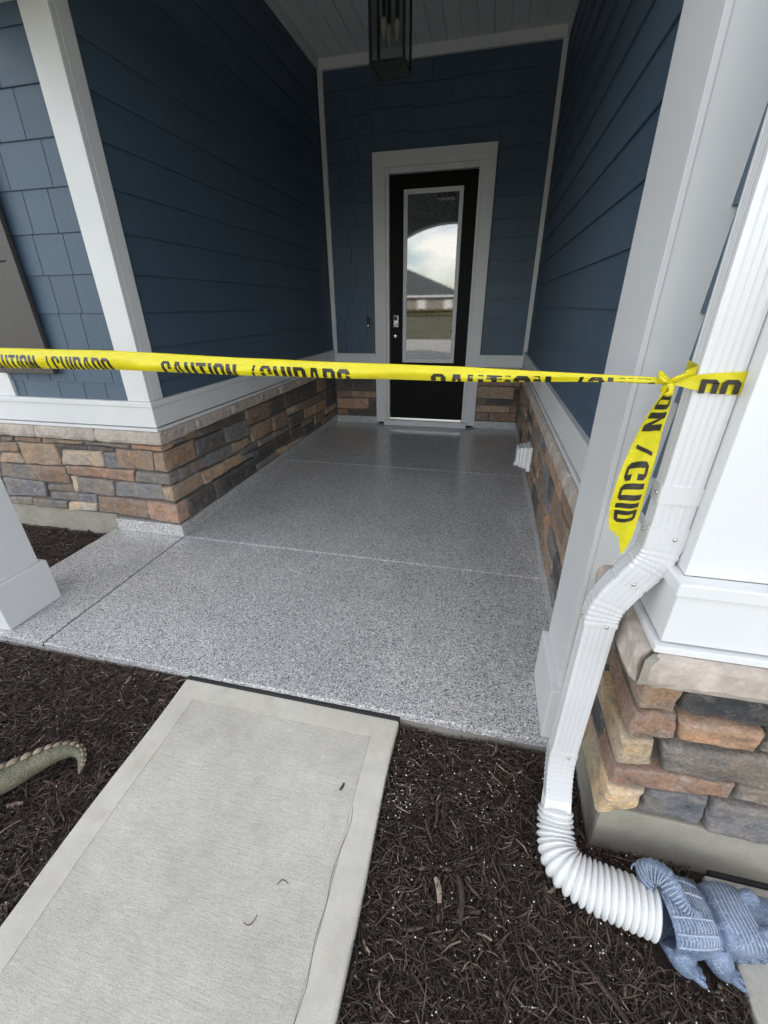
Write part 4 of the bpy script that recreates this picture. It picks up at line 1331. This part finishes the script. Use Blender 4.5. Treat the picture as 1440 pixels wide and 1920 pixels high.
# ================================================================== LANTERN, DOORBELL, OUTLET
lan = empty('hanging_lantern', (1.135, 1.405, 2.70))
tag(lan, 'black metal lantern with seeded glass hanging from the porch ceiling', 'lantern')
LX0, LX1, LY0, LY1, LZ0, LZ1 = 1.024, 1.246, 1.290, 1.520, 2.70, 3.26
b_ = 0.017
for x in (LX0, LX1 - b_):
    for y in (LY0, LY1 - b_):
        bx('corner_bar', x, x + b_, y, y + b_, LZ0, LZ1, 'black_metal', lan, 0.0015)
for z in (LZ0, LZ1 - b_):
    mbf = MB()
    mbf.box(LX0 + b_, LX1 - b_, LY0 + 0.0005, LY0 + b_ - 0.0005, z + 0.0005, z + b_ - 0.0005)
    mbf.box(LX0 + b_, LX1 - b_, LY1 - b_ + 0.0005, LY1 - 0.0005, z + 0.0005, z + b_ - 0.0005)
    mbf.box(LX0 + 0.0005, LX0 + b_ - 0.0005, LY0 + b_, LY1 - b_, z + 0.0005, z + b_ - 0.0005)
    mbf.box(LX1 - b_ + 0.0005, LX1 - 0.0005, LY0 + b_, LY1 - b_, z + 0.0005, z + b_ - 0.0005)
    mbf.build('rail_frame', 'black_metal', lan)
for x in (LX0 + 0.006, LX1 - 0.007):
    MB().poly([(x, LY0 + b_, LZ0 + b_), (x, LY1 - b_, LZ0 + b_), (x, LY1 - b_, LZ1 - b_), (x, LY0 + b_, LZ1 - b_)]).build('glass_pane', 'seeded_glass', lan)
for y in (LY0 + 0.006, LY1 - 0.007):
    MB().poly([(LX0 + b_, y, LZ0 + b_), (LX1 - b_, y, LZ0 + b_), (LX1 - b_, y, LZ1 - b_), (LX0 + b_, y, LZ1 - b_)]).build('glass_pane', 'seeded_glass', lan)
bx('bottom_plate', LX0 + b_ + 0.001, LX1 - b_ - 0.001, LY0 + b_ + 0.001, LY1 - b_ - 0.001, LZ0 + 0.004, LZ0 + 0.007, 'black_metal', lan, 0)
cx, cy = 1.135, 1.405
MB().rings([[(cx + sx * s, cy + sy * s, z) for sx, sy in ((-1, -1), (1, -1), (1, 1), (-1, 1))] for s, z in ((0.125, LZ1), (0.125, LZ1 + 0.012), (0.045, LZ1 + 0.07), (0.02, LZ1 + 0.075))]).build('top_cap', 'black_metal', lan)
def cyl(name, x, y, z0, z1, r, mat, par, m=14):
    return MB().rings([[(x + r * math.cos(2 * math.pi * k / m), y + r * math.sin(2 * math.pi * k / m), z) for k in range(m)] for z in (z0, z1)]).build(name, mat, par, smooth=False)
cyl('stem', cx, cy, LZ1 + 0.075, 3.505, 0.007, 'black_metal', lan)
cyl('ceiling_canopy', cx, cy, 3.505, 3.530, 0.06, 'black_metal', lan, 24)
for dx, dy in ((-0.035, -0.03), (0.04, 0.0), (-0.02, 0.045)):
    cyl('candle_sleeve', cx + dx, cy + dy, 2.93, 3.10, 0.013, 'candle', lan)
    MB().rings([[(cx + dx + r * math.cos(2 * math.pi * k / 12), cy + dy + r * math.sin(2 * math.pi * k / 12), z) for k in range(12)] for r, z in ((0.010, 2.93), (0.016, 2.915), (0.0175, 2.895), (0.012, 2.865), (0.003, 2.83))]).build('bulb', 'bulb', lan, smooth=True)

db = empty('doorbell', (0.467, 3.2, 1.15))
tag(db, 'small black doorbell with a white button beside the door casing', 'doorbell')
bx('bell_body', 0.447, 0.487, 3.184, 3.2055, 1.148, 1.262, 'black_metal', db, 0.006)
lathe('bell_button', [(0.013, 0), (0.013, -0.003), (0.009, -0.0045)], (0.467, 3.1838, 1.172), 1, 'led_white', db, 16)
lathe('camera_lens', [(0.008, 0), (0.008, -0.002), (0.004, -0.0025)], (0.467, 3.1838, 1.240), 1, 'dark_window', db, 16)

oc = empty('outlet_cover', (2.29, 1.30, 0.20))
tag(oc, 'white weatherproof outlet cover on the stone of the porch wall', 'outlet cover')
bx('base_plate', 2.268, 2.300, 1.215, 1.385, 0.185, 0.385, 'white_plastic', oc, 0.008)
bx('cover_body', 2.235, 2.2676, 1.228, 1.372, 0.205, 0.378, 'white_plastic', oc, 0.010)
bx('cover_rib', 2.212, 2.2346, 1.236, 1.364, 0.210, 0.372, 'white_plastic', oc, 0.008)
bx('cover_lid', 2.186, 2.2116, 1.244, 1.356, 0.218, 0.366, 'white_plastic', oc, 0.012)
bx('latch', 2.176, 2.1858, 1.285, 1.315, 0.205, 0.235, 'white_plastic', oc, 0.004)

# ================================================================== ALLIGATOR STATUE
TH = R(9.0)
gx, gy, gz = 2.440, -1.450, -0.066
def G(lx, ly, lz):
    return Vector((gx + lx * math.cos(TH) - ly * math.sin(TH), gy + lx * math.sin(TH) + ly * math.cos(TH), gz + lz))
gat = empty('alligator_statue', (gx, gy, gz))
tag(gat, 'blue silver alligator statue with the white drain hose running into its rear', 'statue')
def sect(lx, cz, hw, hh, m=28, flat=2.6, ly=0.0):
    out = []
    for k in range(m):
        a = 2 * math.pi * k / m
        c, s = math.cos(a), math.sin(a)
        e = 2.0 / flat
        out.append(G(lx, ly + hw * math.copysign(abs(c) ** e, c), cz + hh * math.copysign(abs(s) ** e, s)))
    return out
def merged(name, pieces, vox, mat, par, smooth_it=4):
    """join closed pieces into one continuous skin"""
    mb = MB()
    for p in pieces:
        b = len(mb.v)
        mb.v += p.v
        mb.f += [tuple(b + i for i in f) for f in p.f]
    me = mb.mesh(name)
    o = bpy.data.objects.new('tmp', me)
    COL.objects.link(o)
    md = o.modifiers.new('r', 'REMESH')
    md.mode = 'VOXEL'
    md.voxel_size = vox
    ms = o.modifiers.new('s', 'SMOOTH')
    ms.iterations = smooth_it
    ms.factor = 0.5
    dg = bpy.context.evaluated_depsgraph_get()
    dg.update()
    new = bpy.data.meshes.new_from_object(o.evaluated_get(dg))
    bpy.data.objects.remove(o)
    return link(name, new, mat, par, True)
pcs = []
# body shell, hollow behind (outer rings forward, inner rings back)
outer = [(0.000, 0.066, 0.074, 0.062), (0.03, 0.068, 0.077, 0.065), (0.065, 0.068, 0.075, 0.063), (0.095, 0.065, 0.068, 0.056), (0.118, 0.062, 0.058, 0.046)]
inner = [(0.065, 0.066, 0.060, 0.046), (0.03, 0.066, 0.066, 0.054), (0.000, 0.066, 0.067, 0.055)]
rg = [sect(*o_) for o_ in outer] + [sect(0.119, 0.062, 0.03, 0.02)]
rg_in = [sect(0.066, 0.066, 0.02, 0.02)] + [sect(*i_) for i_ in inner]
mb = MB()
mb.rings(rg, cap0=False, cap1=True)
nb = len(mb.v)
mb.rings(rg_in, cap0=True, cap1=False)
m_ = 28
last = nb + (len(rg_in) - 1) * m_
for k in range(m_):
    mb.f.append((last + k, last + (k + 1) % m_, (k + 1) % m_, k))
pcs.append(mb)
def limb(pts):
    q = spline([(*p[:3], p[3]) for p in pts], 5)
    return MB().rings(tube_rings([G(*p[:3]) for p in q], [p[3] for p in q], 12))
for sy in (-1, 1):
    for fx in (0.026, 0.112):
        pcs.append(limb([(fx - 0.004, sy * 0.046, 0.054, 0.033), (fx + 0.002, sy * 0.066, 0.038, 0.031), (fx + 0.012, sy * 0.076, 0.022, 0.023), (fx + 0.028, sy * 0.080, 0.013, 0.016)]))
        for k, an in enumerate((-34, -11, 12, 36)):
            c, s = math.cos(R(an)), math.sin(R(an)) * sy
            x0, y0 = fx + 0.024, sy * (0.082 + 0.004 * (k - 1.5))
            pcs.append(limb([(x0, y0, 0.012, 0.0085), (x0 + 0.012 * c, y0 + 0.012 * s, 0.011, 0.0080), (x0 + 0.022 * c, y0 + 0.022 * s, 0.008, 0.0068), (x0 + 0.030 * c, y0 + 0.030 * s, 0.004, 0.0045)]))
merged('body', pcs, 0.0026, 'blue_silver', gat, 2)
# raised scale rows: lengthwise keels and cross ribs on the back
def back_pt(lx, a):
    e = 2 / 2.6
    hw, hh, cz = [interp(lx, [(o_[0], o_[j]) for o_ in outer]) for j in (2, 3, 1)]
    c, s = math.cos(a), math.sin(a)
    return (lx, hw * math.copysign(abs(c) ** e, c), cz + hh * abs(s) ** e)
mb = MB()
keels = [R(a) for a in (24, 52, 78, 104, 130, 156)]
for a in keels:
    q = [back_pt(lx, a) for lx in np.linspace(0.003, 0.100, 14)]
    mb.rings(tube_rings([G(*p) for p in q], [0.0028 + 0.0012 * (i % 2) for i in range(len(q))], 6))
for a0, a1 in zip(keels[:-1], keels[1:]):
    for lx in np.linspace(0.008, 0.098, 12):
        q = [back_pt(lx + 0.004 * math.sin(math.pi * k / 4), lerp(a0, a1, k / 4)) for k in range(5)]
        mb.rings(tube_rings([G(*p) for p in q], [0.0018] * 5, 5))
mb.build('back_ridges', 'silver_ridge', gat, smooth=True)
# head: upper jaw with eye bumps, lower jaw, teeth
pcs = [MB().rings([sect(*s_) for s_ in ((0.112, 0.064, 0.046, 0.036), (0.122, 0.072, 0.064, 0.048), (0.145, 0.075, 0.071, 0.050), (0.18, 0.075, 0.069, 0.046), (0.23, 0.069, 0.060, 0.035), (0.30, 0.062, 0.050, 0.027), (0.36, 0.060, 0.046, 0.024), (0.39, 0.058, 0.036, 0.018), (0.402, 0.057, 0.020, 0.010))])]
for sy in (-1, 1):
    pcs.append(limb([(0.205, sy * 0.034, 0.100, 0.013), (0.222, sy * 0.036, 0.112, 0.015), (0.244, sy * 0.034, 0.098, 0.010)]))
    pcs.append(limb([(0.372, sy * 0.018, 0.078, 0.009), (0.385, sy * 0.018, 0.084, 0.009), (0.395, sy * 0.016, 0.072, 0.005)]))
merged('head', pcs, 0.003, 'blue_silver', gat, 2)
mb = MB()
for i, lx in enumerate(np.linspace(0.130, 0.200, 8)):
    q = []
    for k in range(11):
        a = lerp(R(18), R(162), k / 10)
        c, s = math.cos(a), math.sin(a)
        e = 2 / 2.6
        hw, hh, cz = interp(lx, [(0.122, 0.064), (0.145, 0.071), (0.18, 0.069), (0.23, 0.060)]), interp(lx, [(0.122, 0.048), (0.145, 0.050), (0.18, 0.046), (0.23, 0.035)]), interp(lx, [(0.122, 0.072), (0.145, 0.075), (0.18, 0.075), (0.23, 0.069)])
        q.append((lx + 0.010 * abs(k - 5) / 5, hw * math.copysign(abs(c) ** e, c), cz + hh * abs(s) ** e - 0.0006))
    mb.rings(tube_rings([G(*p) for p in q], [0.0022] * 11, 5))
mb.build('neck_ridges', 'silver_ridge', gat, smooth=True)
pcs = [MB().rings([sect(*s_) for s_ in ((0.115, 0.034, 0.048, 0.026), (0.15, 0.024, 0.062, 0.020), (0.20, 0.016, 0.060, 0.015), (0.27, 0.012, 0.052, 0.012), (0.35, 0.012, 0.042, 0.010), (0.385, 0.012, 0.022, 0.007))])]
merged('lower_jaw', pcs, 0.003, 'blue_silver', gat, 2)
for sy in (-1, 1):
    for k in range(14):
        lx = 0.165 + 0.0155 * k
        hw = interp(lx, [(0.16, 0.060), (0.23, 0.054), (0.30, 0.046), (0.38, 0.036)])
        up = k % 2
        z0, z1 = (0.050, 0.030) if up else (0.020, 0.040)
        MB().rings([[G(lx + r * math.cos(a), sy * hw + r * math.sin(a), z) for a in [2 * math.pi * j / 7 for j in range(7)]] for r, z in ((0.0068, z0), (0.005, lerp(z0, z1, 0.55)), (0.0010, z1))]).build('tooth', 'blue_silver', gat, smooth=True)
# tail curled up over the back
tq = spline([(2.446, -1.388, 0.000, 0.027), (2.420, -1.392, 0.030, 0.029), (2.408, -1.399, 0.060, 0.029), (2.419, -1.398, 0.084, 0.027), (2.442, -1.410, 0.093, 0.025), (2.460, -1.436, 0.089, 0.020), (2.478, -1.456, 0.080, 0.014), (2.498, -1.461, 0.075, 0.009), (2.514, -1.456, 0.075, 0.0035)], 12)
MB().rings(tube_rings([p[:3] for p in tq], [p[3] * (1 + 0.06 * math.sin(i * 2 * math.pi / 4)) for i, p in enumerate(tq)], 16, 0.55, up=(0, 0, 1))).build('curled_tail', 'blue_silver', gat, smooth=True)
mb = MB()
for i in range(14, len(tq) - 6, 3):
    p_, n_ = Vector(tq[i][:3]), Vector(tq[i + 1][:3])
    T = (n_ - p_).normalized()
    A = Vector((0, 0, 1)) - T * T.z
    A.normalize()
    B = T.cross(A)
    r_ = tq[i][3]
    mb.rings(tube_rings([p_ + A * (0.58 * r_ * math.cos(a)) + B * (1.03 * r_ * math.sin(a)) for a in [lerp(-1.9, 1.9, k / 12) for k in range(13)]], [0.0017] * 13, 5))
mb.build('tail_ridges', 'silver_ridge', gat, smooth=True)

# ================================================================== GREEN REPTILE STATUE (only its tail reaches into the picture)
liz = empty('reptile_statue', (0.20, -1.66, -0.06))
tag(liz, 'olive green reptile statue with a scuted tail curving over the mulch', 'statue')
q = spline([(-0.32, -1.74, 0.030, 0.085), (-0.10, -1.76, 0.028, 0.092), (0.10, -1.74, 0.020, 0.078), (0.27, -1.69, 0.008, 0.060), (0.40, -1.615, 0.000, 0.047), (0.475, -1.545, 0.000, 0.039), (0.525, -1.480, 0.004, 0.032), (0.565, -1.437, 0.004, 0.026), (0.605, -1.416, -0.004, 0.020), (0.634, -1.424, -0.018, 0.0145), (0.648, -1.446, -0.034, 0.009), (0.652, -1.462, -0.046, 0.004)], 7)
pts_ = [p[:3] for p in q]
bands = [p[3] * (1 + 0.018 * math.cos(i * 2 * math.pi / 3.5)) for i, p in enumerate(q)]
MB().rings(tube_rings(pts_, bands, 18)).build('tail', 'olive_resin', liz, smooth=True)
for sgn in (-1, 1):
    MB().rings(tube_rings(spline([(-0.22, -1.74 + sgn * 0.07, 0.03), (-0.20, -1.74 + sgn * 0.14, 0.0), (-0.16, -1.74 + sgn * 0.18, -0.05)], 4), [0.045, 0.042, 0.038, 0.034, 0.03, 0.028, 0.026, 0.024, 0.02], 10)).build('leg', 'olive_resin', liz, smooth=True)
MB().rings(tube_rings(spline([(-0.30, -1.74, 0.035), (-0.44, -1.73, 0.045), (-0.58, -1.72, 0.03), (-0.70, -1.71, 0.02)], 4), [0.085, 0.082, 0.078, 0.074, 0.072, 0.074, 0.076, 0.07, 0.06, 0.05, 0.045, 0.04, 0.03], 14)).build('head', 'olive_resin', liz, smooth=True)
for row in (0, 1):
    for i in range(8, len(q) - 9, 3):
        p, p2 = Vector(q[i][:3]), Vector(q[i + 3][:3])
        T = (p2 - p).normalized()
        up = Vector((0, 0, 1))
        side = up.cross(T).normalized()          # towards the far side of the curve
        r = q[i][3]
        ang = R(62 if row == 0 else 25)
        n_ = (up * math.sin(ang) + side * math.cos(ang))
        t_ = T.cross(n_).normalized()
        c = p.lerp(p2, 0.5) + n_ * (r * 0.93)
        ln, wd, hh = (p2 - p).length * 0.56, r * 0.34, r * 0.40
        rings = []
        for f, s in ((0, 1.0), (0.45, 0.92), (0.8, 0.62), (1.0, 0.2)):
            rings.append([c + n_ * (hh * f) + T * (ln * s * math.cos(a) + ln * 0.25 * f) + t_ * (wd * s * math.sin(a)) for a in [2 * math.pi * k / 10 for k in range(10)]])
        MB().rings(rings).build('scute', 'tan_scute', liz, smooth=True)

# ================================================================== MULCH
def shreds(name, regions, seed, dens, lmin=0.016, lmax=0.075, wmin=0.0011, wmax=0.0042):
    g = np.random.default_rng(seed)
    V, F, Tn = [], [], []
    base = 0
    for (x0, x1, y0, y1, excl) in regions:
        n = int((x1 - x0) * (y1 - y0) * dens)
        X, Y = g.uniform(x0, x1, n), g.uniform(y0, y1, n)
        if excl is not None:
            k = np.array([not excl(a, b) for a, b in zip(X, Y)])
            X, Y = X[k], Y[k]
        n = len(X)
        Z = np.array([mz(a, b) for a, b in zip(X, Y)]) + g.uniform(-0.006, 0.016, n)
        Ln = lmin + (lmax - lmin) * g.random(n) ** 3.0
        Wd = wmin + (wmax - wmin) * g.random(n) ** 1.8
        fat = g.random(n) < 0.035
        Wd = np.where(fat, Wd * 2.3 + 0.002, Wd)
        A = g.uniform(0, 2 * np.pi, n)
        P = g.normal(0, 0.22, n)
        bend_ = g.normal(0, 0.16, n) * Ln
        dx, dy, dz = np.cos(A) * np.cos(P), np.sin(A) * np.cos(P), np.sin(P)
        sx, sy = -np.sin(A), np.cos(A)
        roll = g.uniform(0, 2 * np.pi, n)
        ring = np.zeros((n, 3, 3, 3))
        for r_, f in enumerate((-0.5, 0.02, 0.5)):
            cx_ = X + dx * Ln * f + sx * bend_ * (0.0 if r_ == 1 else -1) * 0.5
            cy_ = Y + dy * Ln * f + sy * bend_ * (0.0 if r_ == 1 else -1) * 0.5
            cz_ = Z + dz * Ln * f
            ww = Wd * (1.0 if r_ == 1 else g.uniform(0.25, 0.9, n))
            for k in range(3):
                a = roll + k * 2.094
                flat = np.where(k == 2, 0.35, 1.0)
                ring[:, r_, k, 0] = cx_ + sx * ww * np.cos(a) * flat
                ring[:, r_, k, 1] = cy_ + sy * ww * np.cos(a) * flat
                ring[:, r_, k, 2] = cz_ + ww * np.sin(a) * 0.8
        V.append(ring.reshape(-1, 3))
        idx = base + np.arange(n)[:, None] * 9
        fs = []
        for r_ in (0, 1):
            for k in range(3):
                k2 = (k + 1) % 3
                fs.append(np.concatenate([idx + r_ * 3 + k, idx + r_ * 3 + k2, idx + r_ * 3 + 3 + k2, idx + r_ * 3 + 3 + k], axis=1))
        F.append(np.stack(fs, 1).reshape(-1, 4))
        tone = np.clip(g.beta(1.7, 2.4, n) + np.where(g.random(n) < 0.03, 0.5, 0), 0, 1)
        Tn.append(np.repeat(tone, 6))
        base += n * 9
    V, F, Tn = np.concatenate(V), np.concatenate(F), np.concatenate(Tn)
    me = bpy.data.meshes.new(name)
    me.vertices.add(len(V)); me.vertices.foreach_set('co', V.ravel())
    me.loops.add(F.size); me.loops.foreach_set('vertex_index', F.ravel().astype(np.int32))
    me.polygons.add(len(F)); me.polygons.foreach_set('loop_start', np.arange(0, F.size, 4, dtype=np.int32))
    me.update(calc_edges=True)
    at_ = me.attributes.new('tone', 'FLOAT', 'FACE')
    at_.data.foreach_set('value', Tn.astype(np.float32))
    return link(name, me, 'bark_shreds')
ex_l = lambda x, y: x > wl_(y) - 0.012
ex_r = lambda x, y: x < wr_(y) + 0.010 or (x > 2.308 and y > -1.292) or (x > 2.600 + 0.02 * math.sin(y * 40)) or (abs(x - 2.5) < 0.075 and -1.53 < y < -1.40)
o = shreds('bark_mulch', [(-1.7, 0.775, -2.15, -1.030, ex_l), (-1.7, -0.560, -1.030, 0.004, None), (1.685, 2.63, -2.15, -1.030, ex_r)], 5, 24000, 0.010, 0.080, 0.0008, 0.0036)
tag(o, 'dark shredded bark mulch filling the beds beside the walkway', 'mulch', kind='stuff')
g = np.random.default_rng(3)
mb = MB()
def pellet(x, y, r, z=None):
    z = (mz(x, y) + 0.010 + g.uniform(0, 0.006)) if z is None else z
    b = len(mb.v)
    for k in range(6):
        d = [(1, 0, 0), (-1, 0, 0), (0, 1, 0), (0, -1, 0), (0, 0, 1), (0, 0, -1)][k]
        s = r * g.uniform(0.7, 1.2)
        mb.v.append((x + d[0] * s, y + d[1] * s, z + d[2] * s))
    for f in ((0, 2, 4), (2, 1, 4), (1, 3, 4), (3, 0, 4), (2, 0, 5), (1, 2, 5), (3, 1, 5), (0, 3, 5)):
        mb.f.append(tuple(b + i for i in f))
for _ in range(500):
    x, y = g.uniform(1.70, 2.59), g.uniform(-2.1, -1.04)
    if not ex_r(x, y): pellet(x, y, g.uniform(0.0009, 0.0027))
for cx_, cy_, sx_, n in ((1.73, -1.30, 0.035, 60), (1.78, -1.13, 0.05, 40), (2.02, -1.22, 0.06, 60), (2.33, -1.40, 0.09, 60), (2.29, -1.33, 0.03, 30)):
    for _ in range(n):
        x, y = g.normal(cx_, sx_), g.normal(cy_, sx_)
        if not ex_r(x, y) and y < -1.035: pellet(x, y, g.uniform(0.0009, 0.0028))
for _ in range(520):
    x, y = g.uniform(-0.9, 0.76), g.uniform(-2.0, -1.04)
    if not ex_l(x, y): pellet(x, y, g.uniform(0.0009, 0.0027))
for _ in range(60):
    x, y = g.uniform(-1.3, -0.58), g.uniform(-0.95, -0.05)
    pellet(x, y, g.uniform(0.0015, 0.0030))
tag(mb.build('fertilizer_pellets', 'pellet'), 'tiny white fertilizer pellets scattered over the mulch', 'pellets', kind='stuff')

# ================================================================== LOOSE BITS
def stick(name, p0, p1, r, mat, label, cat, group=None, bendy=0.08, sides=6, flat=0.6):
    p0, p1 = Vector(p0), Vector(p1)
    d = p1 - p0
    s = Vector((-d.y, d.x, 0)) * bendy
    q = [tuple(p0.lerp(p1, k / 12) + s * math.sin(math.pi * (k / 12) ** 0.85)) for k in range(13)]
    rad = [r * (0.55 + 0.45 * math.sin(math.pi * (0.12 + 0.76 * i / (len(q) - 1)))) * (1 + 0.12 * noise.noise((i * 0.9, p0.x * 9, 0))) for i in range(len(q))]
    return tag(MB().rings(tube_rings(q, rad, sides, flat)).build(name, mat, smooth=True), label, cat, group)
def on(x, y, h=0.014): return (x, y, mz(x, y) + h)
stick('bark_stick', on(1.942, -1.455, 0.018), on(1.955, -1.560, 0.016), 0.0085, 'wood_dark', 'short stout dark bark stick lying in the mulch midway between walkway and hose', 'stick')
stick('bark_stick', on(2.245, -1.560, 0.018), on(2.400, -1.735, 0.016), 0.0060, 'wood_dark', 'long thin dark bark splinter in the mulch beside the alligator statue', 'stick', bendy=0.04)
stick('bark_stick', on(2.180, -1.800, 0.018), on(2.225, -1.880, 0.018), 0.0085, 'wood_dark', 'thick brown bark chunk in the mulch farthest from the porch', 'stick')
stick('wood_chip', on(1.880, -1.475, 0.018), on(1.898, -1.530, 0.018), 0.0085, 'wood_pale', 'pale flat wood chip on the dark mulch next to the walkway', 'wood chip', flat=0.25)
stick('bark_stick', on(1.860, -1.275, 0.016), on(1.863, -1.350, 0.016), 0.0050, 'wood_dark', 'slim weathered twig lying in the mulch near the porch slab', 'stick')
stick('bark_stick', on(2.42, -1.315, 0.018), on(2.60, -1.372, 0.020), 0.0085, 'wood_dark', 'dark bark strip lying at the foot of the stone corner behind the curled tail', 'stick')
stick('dry_leaf', on(0.455, -1.640, 0.016), on(0.508, -1.625, 0.020), 0.012, 'leaf', 'curled yellow brown leaf on the mulch by the olive reptile tail', 'leaf', flat=0.3)
def pebble(x, y, r, label):
    rings = []
    for k in range(1, 7):
        a = math.pi * k / 7
        rings.append([(x + r * math.sin(a) * math.cos(b) * (1 + 0.25 * noise.noise((math.cos(b), math.sin(b), k + x))), y + r * 0.8 * math.sin(a) * math.sin(b), mz(x, y) + 0.012 - r * 0.6 * math.cos(a)) for b in [2 * math.pi * j / 10 for j in range(10)]])
    tag(MB().rings(rings).build('pebble', 'wood_pale', smooth=True), label, 'pebble')
pebble(-1.175, -0.220, 0.038, 'larger pale pebble on the mulch by the foundation of the bay')
pebble(-0.80, -0.470, 0.030, 'small brown pebble on the mulch behind the white column')
WT = WALKZ + 0.002
stick('bark_chip', (1.556, -1.300, WT), (1.550, -1.325, WT), 0.0042, 'debris', 'small black bark chip lying on the walkway', 'bark chip', flat=0.4)
stick('curved_twig', (1.462, -1.600, WT), (1.492, -1.592, WT), 0.0012, 'debris', 'tiny curved dark twig on the walkway', 'twig', bendy=0.35)
stick('curved_twig', (1.412, -1.690, WT), (1.440, -1.668, WT), 0.0012, 'debris', 'longer hooked dark twig on the walkway', 'twig', bendy=-0.35)
stick('broken_twig', on(1.705, -1.66, 0.02), (1.712, -1.755, 0.004), 0.0022, 'debris', 'dark twig leaning from the mulch against the edge of the walkway', 'twig')

# ================================================================== ACROSS THE STREET (seen in the door glass)
def neighbour(x0, x1, y0, y1, eave, ridge, label, nwin):
    n = empty('neighbor_house', ((x0 + x1) / 2, (y0 + y1) / 2, -0.1))
    tag(n, label, 'house', None)
    bx('wall', x0, x1, y0, y1, -0.2, eave, 'house_brick', n, 0)
    e = 0.5
    rx0, rx1 = lerp(x0, x1, 0.35), lerp(x0, x1, 0.62)
    ym = (y0 + y1) / 2
    m_b = MB()
    a = [(x0 - e, y0 - e, eave), (x1 + e, y0 - e, eave), (x1 + e, y1 + e, eave), (x0 - e, y1 + e, eave), (rx0, ym, ridge), (rx1, ym, ridge)]
    m_b.v, m_b.f = a, [(0, 1, 5, 4), (1, 2, 5), (2, 3, 4, 5), (3, 0, 4), (3, 2, 1, 0)]
    m_b.build('roof', 'roof_shingle', n)
    bx('fascia', x0 - e - 0.02, x1 + e + 0.02, y1 + e, y1 + e + 0.06, eave - 0.22, eave + 0.02, 'white_trim', n, 0)
    for k in range(nwin):
        wx = lerp(x0, x1, (k + 0.5) / nwin)
        w_ = bx('window', wx - 0.6, wx + 0.6, y1 + 0.002, y1 + 0.05, 0.7, 2.1, 'white_trim', n, 0)
        bx('pane', wx - 0.5, wx + 0.5, y1 + 0.0505, y1 + 0.06, 0.8, 2.0, 'dark_window', w_, 0)
neighbour(-26, -2.5, -72, -60, 2.6, 6.4, 'low brick house with a grey hip roof across the street', 6)
neighbour(0, 18, -76, -63, 2.8, 7.6, 'taller brick house with a grey roof beside the low one across the street', 4)
hd = MB()
for k in range(46):
    x = -24 + k * 1.0
    hd.rings([[(x + 0.75 * s * math.cos(a), -57 + 0.6 * s * math.sin(a), z) for a in [2 * math.pi * j / 8 for j in range(8)]] for s, z in ((0.9, -0.1), (1.0, 0.35), (0.75, 0.75), (0.2, 0.95))])
tag(hd.build('hedge', 'grass', smooth=True), 'clipped hedge along the far side of the street', 'hedge')
